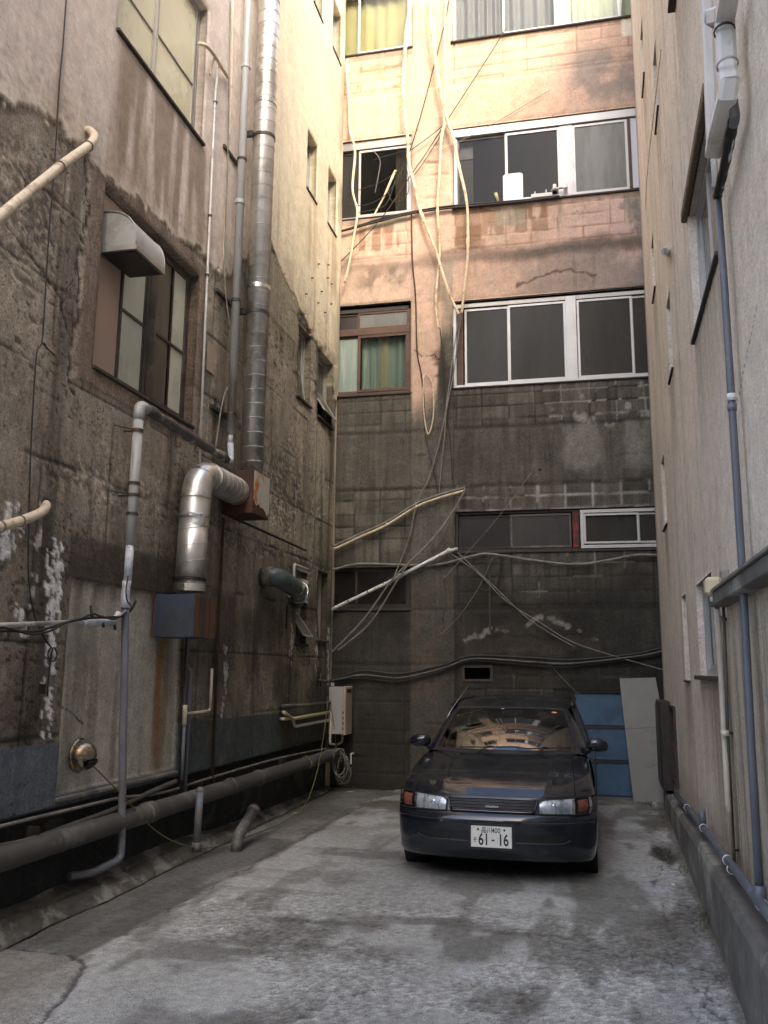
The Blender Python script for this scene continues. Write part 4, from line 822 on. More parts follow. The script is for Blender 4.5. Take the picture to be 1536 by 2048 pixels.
MB().wb(L, 7.14, 7.60, 1.99, 2.37, .02, .40).build('case', 'blue_paint', t, bevel=.004); MB().wb(L, 7.15, 7.59, 1.995, 2.365, .402, .408).build('side_panel', 'rust_stripes', t)
MB().wb(L, 7.16, 7.50, 1.99, 2.36, .0, .02).build('back_plate', 'rust', t)
t = thing('vent_stub', 'short teal round duct elbow with a silver band turning into a small window', 'duct', V(L, 9.8, 2.8, .1))
q = [V(L, 9.66, 2.80, .06), V(L, 9.70, 2.79, .24), V(L, 10.02, 2.74, .36), V(L, 10.6, 2.70, .33), V(L, 10.98, 2.66, .2), V(L, 11.1, 2.6, .0)]
P_ = bend([V(L, 9.72, 2.80, .0), V(L, 9.74, 2.80, .19), V(L, 10.62, 2.72, .17), V(L, 10.95, 2.62, .02)], .15, 5); m = MB(); m.tube(P_, .115, 26); m.build('pipe', 'teal_duct', t)
for c, ax in ((V(L, 10.45, 2.74, .174), (0, 1, -.08)), (V(L, 10.62, 2.715, .165), (-.2, 1, -.15)), (V(L, 10.76, 2.68, .11), (-.4, 1, -.25))): strap(t, c, ax, .117, .02, 'galvanised_bright')
strap(t, V(L, 9.733, 2.80, .095), (1, 0, 0), .116, .09, 'galvanised_bright')
# grey drain pipe
t = thing('drain_pipe', 'long grey plastic drain pipe with taped joints running down past the blocked doorway', 'pipe', V(L, 6.5, 0))
m = MB(); m.tube(bend([V(L, 6.46, 2.72, .13), V(L, 6.47, 3.84, .13)], .02), .042, 18); m.build('pipe', 'pvc_grey', t)
m = MB(); m.tube([V(L, 6.455, 2.42, .13), V(L, 6.46, 2.74, .13)], [.034, .034], 14); m.build('taped_section', 'tape_blue', t)
m = MB(); m.tube([V(L, 6.44+.003*math.sin(i), 2.42-.055*i, .13+.003*math.cos(i*2)) for i in range(5)], [.037, .034, .038, .035, .039], 14); m.build('taped_section', 'tape_blue', t)
m = MB(); m.tube(spl([V(L, 6.45, 2.20, .13), V(L, 6.47, 1.8, .14), V(L, 6.50, 1.2, .15), V(L, 6.52, .8, .16), V(L, 6.54, .40, .17)], 4)+bend([V(L, 6.54, .39, .17), V(L, 6.55, .24, .17), V(L, 6.20, .20, .12), V(L, 6.05, .21, .04)], .09)[1:], .031, 16); m.build('lower_pipe', 'pvc_bluegrey', t)
m = MB(); m.tube(bend([V(L, 6.47, 3.80, .13), V(L, 6.47, 3.93, .13), V(L, 6.60, 3.93, .13)], .07), .047, 18); m.build('elbow', 'pvc_grey', t)
for z in (3.70, 3.24, 2.98, 3.14): strap(t, V(L, 6.462, z, .13), (0, 0, 1), .042, .025, 'dark_steel')
for z in (3.70, 3.14): m = MB(); m.tube([V(L, 6.46, z, .0), V(L, 6.46, z, .09)], .008, 6); m.tube([V(L, 6.30, z+.01, .01), V(L, 6.46, z+.01, .10)], .006, 6); m.build('bracket', 'dark_steel', t)
m = MB(); pts = [V(L, 6.60+i*.1, 3.93+.006*math.sin(i*2.1)-.002*i, .13) for i in range(18)]; m.tube(pts, [.046+.006*math.sin(i*1.7) for i in range(18)], 16); m.build('wrapped_section', 'tape_wrap', t)
m = MB(); m.tube(bend([V(L, 8.28, 3.90, .13), V(L, 8.42, 3.90, .13), V(L, 8.40, 4.10, .12)], .08), .034, 14); m.build('elbow', 'tape_blue', t)
m = MB(); m.tube([V(L, 8.40, 4.08, .12), V(L, 8.395, 4.22, .12)], .028, 12); m.build('taped_section', 'tape_blue', t)
m = MB(); m.tube([V(L, 8.395, 4.20, .12), V(L, 8.36, 13.9, .12)], .046, 18); m.build('riser', 'pvc_grey', t)
for z in (8.62, 6.9, 9.7): strap(t, V(L, 8.38, z, .12), (0, 0, 1), .047, .05, 'pvc_grey')
for z in (4.42, 5.72, 7.43): strap(t, V(L, 8.385, z, .12), (0, 0, 1), .047, .03); MB().wb(L, 8.08, 8.52, z-.02, z+.02, .01, .045).build('bracket', 'dark_steel', t)
# thin conduit and branches
t = thing('thin_conduit', 'thin white conduit running straight down beside the big left windows', 'conduit', V(L, 7.8, 4))
m = MB(); m.tube([V(L, 7.83, 3.75, .05), V(L, 7.80, 5.6, .05), V(L, 7.78, 7.9, .05), V(L, 7.80, 8.25, .06)], .013, 8); m.build('pipe', 'pvc_white', t)
for z in (7.75, 6.42, 5.75): strap(t, V(L, 7.79, z, .05), (0, 0, 1), .014, .02)
m = MB(); m.tube(spl([pw(L, 397, 88, .02), pw(L, 410, 90, .10), pw(L, 425, 105, .12), pw(L, 440, 130, .08), pw(L, 456, 155, .05)], 5), .02, 10); single('vent_hose', m, 'hose_beige', 'short curved pale hose from the top left window frame to the riser', 'hose')
m = MB(); m.tube(spl([pw(L, 430, 112, .1), pw(L, 424, 132, .08), pw(L, 420, 150, .06)], 4), .012, 8); single('hose_branch', m, 'hose_beige', 'tiny pale hose branch joining the thin conduit below the top window', 'hose')
m = MB(); m.tube(spl([pw(L, 461, -10, .05), pw(L, 458, 150, .05), pw(L, 455, 330, .05), pw(L, 449, 520, .05), pw(L, 455, 620, .07), pw(L, 468, 700, .09), pw(L, 462, 760, .08), pw(L, 446, 800, .06), pw(L, 430, 900, .04)], 6), .0085, 8); single('power_cable', m, 'cable_grey', 'grey cable weaving beside the grey riser pipe', 'cable')
m = MB(); m.tube(spl([pw(L, 466, 0, .03), pw(L, 462, 200, .03), pw(L, 452, 400, .03), pw(L, 446, 530, .03)], 4), .010, 8); single('power_cable', m, 'hose_beige', 'straight beige cable clipped left of the grey riser pipe', 'cable')
m = MB(); m.wb(L, 7.96, 8.14, 4.78, 5.10, .01, .018); single('cover_plate', m, 'pink_board', 'small blank beige plate screwed on the brown wall beside the riser', 'plate', bevel=.002)
# hood over window two
t = thing('vent_hood', 'rounded cream metal vent hood over the boarded window', 'vent hood', V(L, 6.2, 5.3))
pr = [(0, 0)]+[(.34*math.sin(k/10*math.pi/2), .34-.0-.34*(1-math.cos(k/10*math.pi/2))) for k in range(11)]
hp = [(0, -.0)]+[(.32*math.sin(a_)**.9, .33*max(0, math.cos(a_))**.9) for a_ in [k/12*math.pi/2 for k in range(13)]]
s0, s1, zb = 6.00, 6.48, 5.16
def hood_pt(s, t): return V(L, s, zb+.32*max(0, math.cos(t))**.8, -.05+.33*max(0, math.sin(t))**.8)
m = MB(); m.grid(lambda u, v: hood_pt(s0+(s1-s0)*u, v*math.pi/2), 2, 24)
for s_ in (s0, s1): m.add([V(L, s_, zb, -.05)]+[hood_pt(s_, i/24*math.pi/2) for i in range(25)], [tuple(range(26))])
m.build('cover', 'hood_grey', t)
for s_ in (s0-.004, s1+.004): MB().tube([hood_pt(s_, i/24*math.pi/2) for i in range(25)], .007, 6).build('edge_bead', 'aluminium_dull', t)
MB().wb(L, s0-.006, s1+.006, zb-.045, zb-.001, -.05, .285).build('rim', 'aluminium_dull', t); MB().wb(L, s0+.02, s1-.02, zb-.055, zb-.046, -.04, .26).build('mesh', 'dark_steel', t)
# beige hoses
for pts, lab in (([(168, 262, -.02), (180, 262, .06), (189, 274, .12), (176, 292, .16), (120, 333, .22), (0, 432, .34), (-120, 530, .42), (-420, 760, .55)], 'thick beige hose poking out of the upper left plaster and sloping down'),
                 ([(90, 1008, -.02), (92, 1013, .05), (80, 1026, .1), (40, 1042, .14), (0, 1053, .18), (-90, 1068, .24), (-420, 1118, .40)], 'thick beige hose curving from a hole in the bare brown wall')):
    t = thing('hose', lab, 'hose', pw(L, *pts[1]), 'beige hoses coming out of the left wall')
    m = MB(); m.tube(spl(pth(L, pts), 6), .034, 14); m.build('hose_body', 'hose_beige', t)
    p = pw(L, pts[0][0], pts[0][1], .0); m = MB(); m.lathe([(.0, .012), (.05, .012), (.055, .0)], p, (1, 0, 0), 16); m.build('hole_ring', 'rubber_black', t)
    for k in (3, 4):
        a_ = pw(L, *pts[k]); b_ = pw(L, *pts[k+1]); strap(t, a_, (b_-a_), .0345, .012, 'cable_grey')
# black cable down the wall
m = MB(); m.tube(spl(pth(L, [(133, -10), (126, 90), (118, 180), (109, 330), (97, 480), (90, 600), (86, 665), (82, 690), (74, 705), (68, 780), (63, 870), (60, 950), (57, 1060), (57, 1150), (66, 1220), (85, 1270), (103, 1295)], .03), 5), .0055, 6)
m.tube(spl(pth(L, [(84, 683), (92, 696), (106, 706), (110, 712), (98, 700), (88, 686)], .03), 4), .004, 6)
m.tube(spl(pth(L, [(103, 1295), (96, 1305), (98, 1318), (108, 1322), (114, 1308), (106, 1296), (100, 1330), (96, 1370), (95, 1392)], .03), 5), .0055, 6); m.wb(L, 5.56, 5.60, 1.53, 1.60, .015, .04)
single('black_cable', m, 'rubber_black', 'long thin black cable hanging down the left end of the brown wall', 'cable')
t = thing('cable_bundle', 'black cable bundle tied along the short white pipe in front of the blocked doorway', 'cables', pw(L, 100, 1250, .05))
m = MB(); m.tube(spl(pth(L, [(-480, 1268), (-30, 1262), (30, 1262), (70, 1263), (110, 1252), (140, 1243), (180, 1236), (215, 1235), (245, 1232), (262, 1220), (272, 1202)], .13), 5), .010, 8); m.build('cable', 'rubber_black', t)
m = MB(); m.tube(spl(pth(L, [(-480, 1276), (-30, 1256), (20, 1258), (60, 1268), (100, 1262), (130, 1246), (160, 1238), (186, 1228), (200, 1232), (230, 1238), (256, 1222), (268, 1212)], .15), 5), .008, 8); m.build('cable', 'rubber_black', t)
m = MB(); m.tube(spl(pth(L, [(256, 1152, .17), (252, 1185, .17), (256, 1205, .17), (264, 1212, .15)]), 4), .006, 6); m.build('cable', 'rubber_black', t)
m = MB(); m.tube(bend(pth(L, [(-480, 1272, .06), (170, 1243, .08)]), .03), .017, 10); m.build('conduit', 'pvc_white', t)
m = MB(); m.tube(bend(pth(L, [(168, 1243, .08), (228, 1245, .09), (240, 1225, .12)]), .05), .030, 14); m.build('pipe_end', 'tape_blue', t)
for u, v in ((182, 1225), (205, 1245), (228, 1250)): m = MB(); m.tube([pw(L, u, v-12, .02), pw(L, u+2, v+8, .14)], .012, 6); m.build('tie', 'rubber_black', t)
# domed cap
t = thing('exhaust_cowl', 'polished steel domed vent cap on the smooth grey patch', 'exhaust cowl', V(L, 6.13, 1.05))
m = MB()
def dome(u, v):
    th = 2*math.pi*u; ph = v*math.pi/2; r = .115
    x = math.cos(ph)*r; k = Vector((math.sin(ph)*r*1.05, math.cos(th)*x, math.sin(th)*x)); 
    if k.z < -.03 and k.x > .05: k = Vector((.05+(k.x-.05)*.35, k.y, k.z))
    return V(L, 6.13, 1.06, .02)+k
m.grid(dome, 32, 12, closeu=True); m.build('dome', 'steel_cap', t)
MB().lathe([(.10, 0), (.13, 0), (.13, .012), (.115, .02)], V(L, 6.13, 1.06, .0), (1, 0, 0), 32).build('collar', 'steel_cap', t)
m = MB(); m.lathe([(0, .0), (.055, 0)], V(L, 6.13, 1.01, .105)+Vector((.012, 0, -.012)), (.75, -.1, -.65), 20); m.build('opening', 'rubber_black', t)
m = MB(); m.tube(spl([V(L, 6.15, .99, .11), V(L, 6.5, .74, .16), V(L, 7.1, .34, .2), V(L, 7.7, .12, .25), V(L, 8.2, .05, .3), V(L, 9.0, .03, .35), V(L, 9.8, .03, .38), V(L, 10.6, .10, .34), V(L, 11.3, .45, .26), V(L, 11.9, .95, .16), V(L, 12.2, 1.28, .1), V(L, 12.3, 1.33, .08)], 8), .0055, 6)
single('earth_cord', m, 'green_cord', 'yellow green cord drooping from the domed cap to the water heater', 'cord')
MB_ = MB(); MB_.wb(L, 5.86, 7.70, .755, .785, -.02, .05); single('ledge', MB_, 'rough_concrete', 'thin broken ledge under the smooth blocked doorway', 'ledge', bevel=.006)
# big pipe along the base
t = thing('sewage_pipe', 'fat dark horizontal pipe running the whole length of the left wall base', 'pipe', V(L, 8, .52))
m = MB(); m.tube([V(L, .6+i*.5, .515, .13) for i in range(25)], .078, 22); m.build('pipe', 'big_pipe', t)
for s in (4.9, 7.0, 7.05, 8.75, 9.5, 11.2, 12.2): MB().lathe([(.079, -.035), (.09, -.03), (.09, .03), (.079, .035)], V(L, s, .515, .13), (0, 1, 0), 22).build('collar', 'big_pipe', t)
for s in (5.6, 8.2, 10.6): MB().wb(L, s, s+.03, .40, .63, -.04, .06).build('bracket', 'dark_steel', t)
for pts, r, mt, lab in (([(-480, 1795), (-40, 1664), (120, 1624), (240, 1596), (300, 1590), (352, 1578), (420, 1556), (560, 1516), (660, 1496)], .013, 'cable_grey', 'thin grey conduit waving along the left wall just above the fat pipe'),
                        ([(-480, 1800), (-40, 1702), (60, 1680), (150, 1648), (230, 1618), (300, 1585), (352, 1562)], .022, 'big_pipe', 'grey pipe sloping up from the street end above the fat base pipe')):
    m = MB(); m.tube(spl(pth(L, pts, .05), 5), r, 10); single('wall_conduit', m, mt, lab, 'conduit')
for pts, r, mt, lab in (([V(L, 7.74, .62, .06), V(L, 7.74, 2.0, .06)], .020, 'dark_steel', 'dark vertical pipe dropping from under the blue fan box'), ([V(L, 7.80, .56, .08), V(L, 7.80, 1.70, .08), V(L, 7.76, 1.72, .05)], .018, 'pvc_bluegrey', 'slim blue grey pipe right beside the blocked doorway edge'),
                        ([V(L, 8.46, .58, .05), V(L, 8.46, 3.3, .05)], .016, 'rust_box', 'thin dark red pipe rising past the right side of the fan box')):
    m = MB(); m.tube(bend(pts, .05), r, 12); single('service_pipe', m, mt, lab, 'pipe')
t = thing('water_pipe', 'short cream water pipe with an elbow and tee between two dark pipes', 'pipe', V(L, 8, 1.2))
m = MB(); m.tube(bend([V(L, 8.32, 1.72, .06), V(L, 8.32, 1.30, .06), V(L, 7.74, 1.30, .09)], .05), .014, 12); m.build('pipe', 'pvc_beige', t)
MB().tube([V(L, 7.70, 1.20, .09), V(L, 7.70, 1.38, .09)], .022, 12).build('tee', 'pvc_beige', t); MB().tube([V(L, 7.70, .70, .09), V(L, 7.70, 1.21, .09)], .015, 12).build('lower_pipe', 'pvc_bluegrey', t)
t = thing('standpipe', 'capped blue grey pipe stub standing in front of the fat base pipe', 'pipe', V(L, 8, .1))
m = MB(); m.tube([V(L, 7.72, .14, .26), V(L, 7.74, .62, .26)], .034, 16); m.build('pipe', 'pvc_bluegrey', t); MB().lathe([(.036, 0), (.036, .02), (.02, .04), (0, .042)], V(L, 7.74, .60, .26), (0, 0, 1), 16).build('cap', 'pvc_bluegrey', t)
MB().tube([V(L, 7.72, .08, .26), V(L, 7.72, .16, .26)], .042, 14).build('socket', 'big_pipe', t)
t = thing('floor_drain_elbow', 'stout grey pipe elbow coming out of the ground by the left kerb', 'pipe', V(L, 8.6, 0))
m = MB(); m.tube(bend([V(L, 8.25, -.05, .42), V(L, 8.30, .13, .42), V(L, 8.75, .30, .40)], .09), .055, 18); m.build('pipe', 'big_pipe', t); MB().lathe([(.06, -.03), (.068, -.025), (.068, .03), (.05, .035)], V(L, 8.72, .288, .40), (0, 1, .37), 18).build('collar', 'big_pipe', t)
m = MB(); m.tube([V(L, 8.70, 3.34, .06), V(L, 11.05, 3.30, .10)], .016, 6); single('steel_rod', m, 'rubber_black', 'black steel rod bolted along the wall below the rusty box', 'rod')
m = MB(); m.tube(bend([V(L, 10.55, 2.80, .12), V(L, 10.55, 3.05, .12), V(L, 11.25, 3.05, .1)], .04), .018, 10); single('bracket_pipe', m, 'pvc_white', 'small white bent pipe above the teal duct', 'pipe')
m = MB(); m.tube([V(L, 10.55, 2.22, .04), V(L, 10.55, 2.52, .04)], .011, 6); single('short_rod', m, 'rubber_black', 'short black rod on the wall just under the teal duct', 'rod')
t = thing('outlet_spigot', 'small dark pipe spigot near the far corner of the left wall', 'pipe', V(L, 11.9, 1.55))
MB().tube([V(L, 12.0, 1.56, .0), V(L, 12.0, 1.55, .16)], .022, 10).build('pipe', 'dark_steel', t); MB().tube([V(L, 12.0, 1.48, .05), V(L, 12.0, 1.66, .05)], .01, 6).build('valve', 'dark_steel', t)
# anchors left in the plaster
k = 0
pr0 = None
for (u, v) in ((624, 556), (655, 556), (663, 568), (643, 583), (636, 606), (662, 608), (650, 625), (612, 588), (637, 528), (656, 530)):
    s_, z_ = pl(L, u, v, .03)
    m = MB(); m.tube([V(L, s_, z_, 0), V(L, s_, z_, .055)], .009, 6); m.tube([V(L, s_-.02, z_+.03, .015), V(L, s_+.02, z_-.05, .015)], .008, 6)
    single('wall_anchor', m, 'dark_steel', 'small dark metal anchor in the cream plaster above the lower pair of small windows', 'anchor', 'row of wall anchors')
for i, (u, v) in enumerate(((571, 1393), (614, 1392), (649, 1396))):
    m = MB(); m.tube(spl([pw(L, u, v-8, .01), pw(L, u, v, .03), pw(L, u+4, v+2, .05), pw(L, u+6, v-3, .05)], 3), .006, 6)
    single('wire_hook', m, 'dark_steel', 'tiny bent wire hook above the cream pipes near the water heater', 'hook', 'wire hooks above the cream pipes')
# insulated pipes to the heater
t = thing('heater_pipes', 'pair of cream lagged pipes leading along the wall to the water heater', 'pipes', V(L, 11.5, 1.2))
m = MB(); m.tube(bend(pth(L, [(566, 1424, .0), (568, 1425, .10), (585, 1438, .10), (658, 1425, .10)]), .03), .024, 12); m.build('upper_pipe', 'yellow_pipe', t)
m = MB(); m.tube(bend(pth(L, [(562, 1438, .0), (564, 1438, .08), (584, 1436, .08), (590, 1453, .08), (655, 1441, .08), (662, 1442, .08)]), .04), .021, 12); m.build('lower_pipe', 'pvc_beige', t)
m = MB(); m.tube(pth(L, [(566, 1412, .05), (600, 1411, .07), (660, 1405, .08)]), .022, 10); m.build('lagged_pipe', 'big_pipe', t)
m = MB(); m.tube(bend(pth(L, [(660, 1424, .10), (661, 1440, .10), (660, 1488, .10), (672, 1490, .12), (684, 1484, .16), (685, 1466, .18)]), .04), .018, 10); m.build('riser', 'pvc_beige', t)
m = MB(); m.tube(spl(pth(L, [(664, 1440, .12), (674, 1460, .14), (676, 1480, .15), (670, 1500, .14), (666, 1515, .12)]), 5), .007, 6); m.build('cord', 'green_cord', t)
m = MB(); m.tube(spl(pth(L, [(660, 1400, .1), (668, 1450, .15), (672, 1490, .15), (680, 1510, .16), (672, 1528, .13)]), 5), .006, 6); m.build('cord', 'green_cord', t)
t = thing('water_heater', 'boxy grey gas water heater on the far end of the left wall', 'water heater', V(L, 12.5, .8))
MB().wb(L, 12.38, 12.72, .80, 1.47, .06, .27).build('case', 'heater_case', t, bevel=.006); MB().wb(L, 12.37, 12.73, .79, 1.48, .272, .315).build('front_cover', 'heater_front', t, bevel=.008)
MB().wb(L, 12.43, 12.67, 1.385, 1.44, .316, .322).build('exhaust_slot', 'rubber_black', t); MB().wb(L, 12.40, 12.44, 1.48, 1.53, .08, .12).build('bracket', 'heater_case', t)
m = MB()
for i in range(4): m.wb(L, 12.362, 12.369, .86+i*.075, .90+i*.075, .277, .290)
m.build('label', 'rubber_black', t)
MB().wb(L, 12.45, 12.65, .60, 1.5, .0, .06).build('back_rail', 'dark_steel', t)
# coils of hose in the corner
m = MB()
for i in range(9):
    c0 = V(L, 12.35+.03*i, .42-.02*i, .24+.02*math.sin(i*2)); r0 = .16+.02*math.sin(i*1.3)
    m.tube([c0+Vector((math.cos(t_)*r0*.55, .25*math.cos(t_+i)*r0, math.sin(t_)*r0*1.15)) for t_ in [2*math.pi*j/18*.92+i for j in range(19)]], .0085, 6)
single('hose_coil', m, 'cable_grey', 'tangle of dark coiled hoses hanging in the dark left corner', 'hoses')
m = MB(); m.poly([V(L, 12.3, .40, .42), V(L, 12.3, .55, .42), V(L, 12.45, .55, .42), V(L, 12.45, .53, .42), V(L, 12.32, .53, .42), V(L, 12.32, .40, .42)], (.012, 0, 0)); single('bracket_scrap', m, 'white_plastic', 'bit of pale angle strip caught in the coiled hoses', 'scrap')
# broken mortar kerb at the foot of the wall
kb = MB()
def kbf(u, v):
    s = 2.0+u*10.7; wd = np.interp(s, [2, 5, 8, 10, 12.7], [.27, .27, .24, .18, .10]); hh = np.interp(s, [2, 5, 8, 9, 12.7], [.14, .14, .13, .08, .04])
    a_ = float(fbm(np.array(s*3.0), np.array(v*2.0), 4, 402)); e_ = float(fbm(np.array(s*9.0), np.array(v*5+3), 3, 405))
    n = (1-v)*wd*(.85+.3*a_); z = hh*(math.sin(v*math.pi/2)**.8)*(.8+.4*a_)+.012*(e_-.5)
    cr = abs(v-.52-.10*(float(fbm(np.array(s*1.7), np.array(.5), 4, 407))-.5)*4); z -= .030*max(0, 1-cr/.05)
    return V(L, s, max(z, -.01 if v < .02 else .0), n-.045)
kb.grid(kbf, 420, 22, smooth=False)
M('mortar_kerb', (.085, .082, .072), .9, var=.5, scale=5, bump=.005, bscale=45, col2=(.24, .235, .215), amt2=.35)
o = kb.build('mortar_kerb', 'mortar_kerb', None, fixn=False); o['label'] = 'cracked sloping mortar kerb along the foot of the left wall'; o['category'] = 'kerb'

# ================================================================ BACK WALL: stems, cables
B = 'B'
stems = [([(825, -20), (818, 30), (810, 91), (807, 182), (814, 273), (820, 333), (832, 387), (850, 447), (878, 520), (900, 592), (919, 629)], .047, 'thick pale stem crossing the pink pillar from top left down to the right'),
         ([(860, -20), (862, 30), (869, 114), (889, 219), (910, 292), (923, 355), (936, 428), (935, 501), (929, 583), (922, 627)], .045, 'thick pale stem curving over the left end of the kitchen window'),
         ([(889, 246), (882, 292), (876, 387), (877, 456), (879, 524), (871, 606), (878, 656)], .038, 'pale stem hanging straight down the middle of the pink pillar'),
         ([(694, 120), (696, 182), (700, 255), (709, 301), (706, 378), (714, 428), (705, 492), (689, 565)], .036, 'pale kinked stem hanging beside the cream corner of the left building'),
         ([(792, 341), (770, 387), (748, 433)], .03, 'short broken pale stick leaning in front of the window behind the stems'),
         ([(893, -20), (889, 45), (891, 120), (888, 200), (888, 246)], .026, 'thin pale stem tied above the pillar with dark wire')]
for i, (pts, r, lab) in enumerate(stems):
    P_ = spl(pth(B, [(p[0], p[1], .16+.05*math.sin(i+k*.8)) for k, p in enumerate(pts)]), 8); n_ = len(P_)
    P_ = [p+Vector((.008*math.sin(j*.45+i), 0, 0)) for j, p in enumerate(P_)]
    rr = [r*.68*(1.0-.35*j/n_+.06*math.sin(j*.5)+(.22 if j % 17 == 3 else 0)) for j in range(n_)]
    m = MB(); m.tube(P_, rr, 10); single('bare_stem', m, 'stem_pale', lab, 'dry stem', 'pale bare stems on the pillar')
def cab(pts, n, r, mat, lab, k=6, name='cable', cat='cable', w=B, grp=None):
    m = MB()
    if not isinstance(pts[0][0], (list, tuple)): pts = [pts]
    for q in pts: m.tube(spl(pth(w, [(p[0], p[1], p[2] if len(p) > 2 else n) for p in q]), k), r, 7)
    return single(name, m, mat, lab, cat, grp)
cab([[(665, 464), (689, 460), (764, 437), (823, 424), (900, 412), (1037, 401), (1119, 392)], [(665, 467), (700, 458), (764, 441), (823, 427), (900, 416), (1037, 404), (1115, 394)]], .08, .017, 'rubber_black', 'thick black cable bundle slung under the kitchen window')
cab([(823, 424), (825, 524), (831, 592), (834, 700), (842, 745), (848, 800), (850, 860)], .05, .011, 'rust_box', 'dark brown cable hanging down the left edge of the pillar')
cab([(900, -10), (886, 60), (850, 200), (823, 292), (816, 310)], .10, .009, 'rust_box', 'thin dark wire slanting across the top of the pillar')
cab([(1010, 60), (960, 140), (898, 235), (850, 310), (828, 341), (760, 440), (680, 525)], .12, .008, 'rust_box', 'long thin wire slanting from the top window down to the left corner')
cab([(1100, 180), (1000, 240), (905, 290), (880, 303)], .05, .005, 'cable_grey', 'very thin pale wire slanting over the kitchen window frame')
cab([(745, 300), (760, 320), (757, 350), (750, 385)], .09, .006, 'cable_grey', 'thin twig like wire hanging in the window behind the stems', name='thin_twig', cat='twig')
cab([[(690, 410), (730, 410), (770, 390), (800, 350), (816, 310)], [(716, 425), (770, 410), (790, 360)], [(776, 380), (784, 402), (806, 400), (818, 375), (812, 330)], [(700, 385), (760, 365), (810, 330)], [(745, 320), (780, 310), (815, 300)]], .13, .006, 'rubber_black', 'tangle of thin black wires in front of the window behind the stems', name='wire_tangle')
cab([[(888, 250), (850, 280), (822, 300)], [(884, 268), (840, 335), (826, 352)]], .10, .007, 'rust_box', 'pair of thin wires tied to the middle pale stem', name='tie_wire')
cab([(848, 750), (846, 790), (850, 845), (857, 868), (866, 838), (867, 790), (862, 760), (852, 748), (846, 756)], .08, .011, 'stem_pale', 'pale loop of rope hanging on the pillar below the brown window', name='rope_loop', cat='rope')
cab([[(919, 629), (909, 690), (898, 773), (884, 860), (860, 950), (832, 1010), (820, 1070), (787, 1156), (778, 1170)], [(922, 629), (908, 740), (893, 820), (889, 873), (882, 940), (878, 985)]], .12, .010, 'cable_grey', 'two grey ropes running down from the joined stems', name='rope', cat='rope')
cab([[(880, 656), (886, 720), (889, 790), (900, 880), (905, 960)], [(850, 868), (862, 920), (872, 960), (876, 992)]], .06, .007, 'rubber_black', 'two dark wires dangling down the lower pillar', name='dangling_wire')
t = thing('cable_run', 'double grey cable tied in a bundle from the left corner up to the wall hole', 'cable', pw(B, 800, 1020, .1))
q = [(655, 1093), (673, 1090), (720, 1068), (773, 1044), (832, 1008), (878, 990), (930, 975)]
for dv in (0, 6): m = MB(); m.tube(spl(pth(B, [(a_, b_+dv, .12) for a_, b_ in q]), 6), .019, 8); m.build('cable', 'cable_grey' if dv == 0 else 'stem_pale', t)
for u, v in ((710, 1075), (773, 1047), (832, 1010)): a_ = pw(B, u, v, .12); MB().tube([a_+Vector((0, 0, .04)), a_-Vector((0, .01, .04))], .012, 6).build('tie', 'pvc_white', t)
cab([[(930, 977), (905, 1024), (855, 1088), (787, 1156), (732, 1233), (675, 1293), (655, 1310)], [(928, 985), (880, 1062), (820, 1125), (795, 1160), (745, 1240), (700, 1282), (676, 1300)]], .22, .014, 'cable_grey', 'pair of grey cables falling from the wall hole to the lower left corner')
t = thing('taped_pipe', 'white taped pipe with red bands slanting in front of the low dark window', 'pipe', pw(B, 800, 1150, .1))
m = MB(); P_ = pth(B, [(655, 1225, .10), (675, 1213, .10), (780, 1163, .12), (798, 1153, .13), (898, 1101, .13), (914, 1098, .04)]); m.tube(P_, .026, 12); m.build('pipe', 'pvc_white', t)
for u, v in ((697, 1202), (736, 1184), (768, 1168), (871, 1117)):
    a_ = pw(B, u, v, .115); MB().lathe([(.0265, -.008), (.029, -.006), (.029, .006), (.0265, .008)], a_, P_[3]-P_[1], 14).build('red_band', 'red_paint', t)
for u, v in ((800, 1152), (898, 1101)):
    a_ = pw(B, u, v, .13); MB().lathe([(.027, -.03), (.038, -.02), (.038, .02), (.027, .03)], a_, P_[4]-P_[3], 14).build('joint', 'pvc_white', t)
cab([(655, 1140), (673, 1138), (718, 1128), (810, 1130), (878, 1129), (942, 1113), (978, 1108), (1060, 1120), (1151, 1129), (1220, 1120), (1274, 1110), (1335, 1112)], .07, .020, 'cable_grey', 'sagging grey cable crossing the whole back wall under the long low window')
t = thing('cable_bundle', 'three dark cables slung across the back wall just above the car', 'cables', pw(B, 1000, 1320, .08))
for dv, r, n_ in ((0, .018, .08), (8, .015, .10), (15, .012, .07)):
    m = MB(); m.tube(spl(pth(B, [(655, 1362), (675, 1357+dv*.3), (726, 1342+dv), (800, 1348+dv), (887, 1330+dv*.8), (945, 1312+dv*.7), (1062, 1316+dv), (1140, 1320+dv*.9), (1258, 1310+dv*.6), (1316, 1298+dv*.8), (1345, 1292)], n_), 6), r, 7); m.build('cable', 'rubber_black' if dv != 8 else 'big_pipe', t)
cab([[(888, 1098), (920, 1120), (960, 1150), (1010, 1200), (1080, 1245), (1160, 1290), (1345, 1345)], [(915, 1105), (985, 1170), (1060, 1240), (1150, 1295)]], .09, .008, 'cable_grey', 'thin crossing wires slanting down to the right from the white pipe end', name='crossing_wire')
cab([(1062, 946), (1000, 1030), (930, 1110), (885, 1160)], .08, .005, 'cable_grey', 'hair thin wire slanting from a nail past the long low window', name='thin_wire')
cab([(985, 1115), (960, 1170), (920, 1230), (880, 1270)], .08, .004, 'cable_grey', 'hair thin wire slanting below the long low window', name='thin_wire')
cab([(1100, 1330), (1160, 1390), (1200, 1405)], .06, .004, 'cable_grey', 'hair thin wire running down to the top of the blue door', name='thin_wire')
cab([(1000, 1108), (1000, 1150), (985, 1180), (955, 1178)], .08, .009, 'rubber_black', 'black cable loop hanging under the long low window', name='cable_loop')
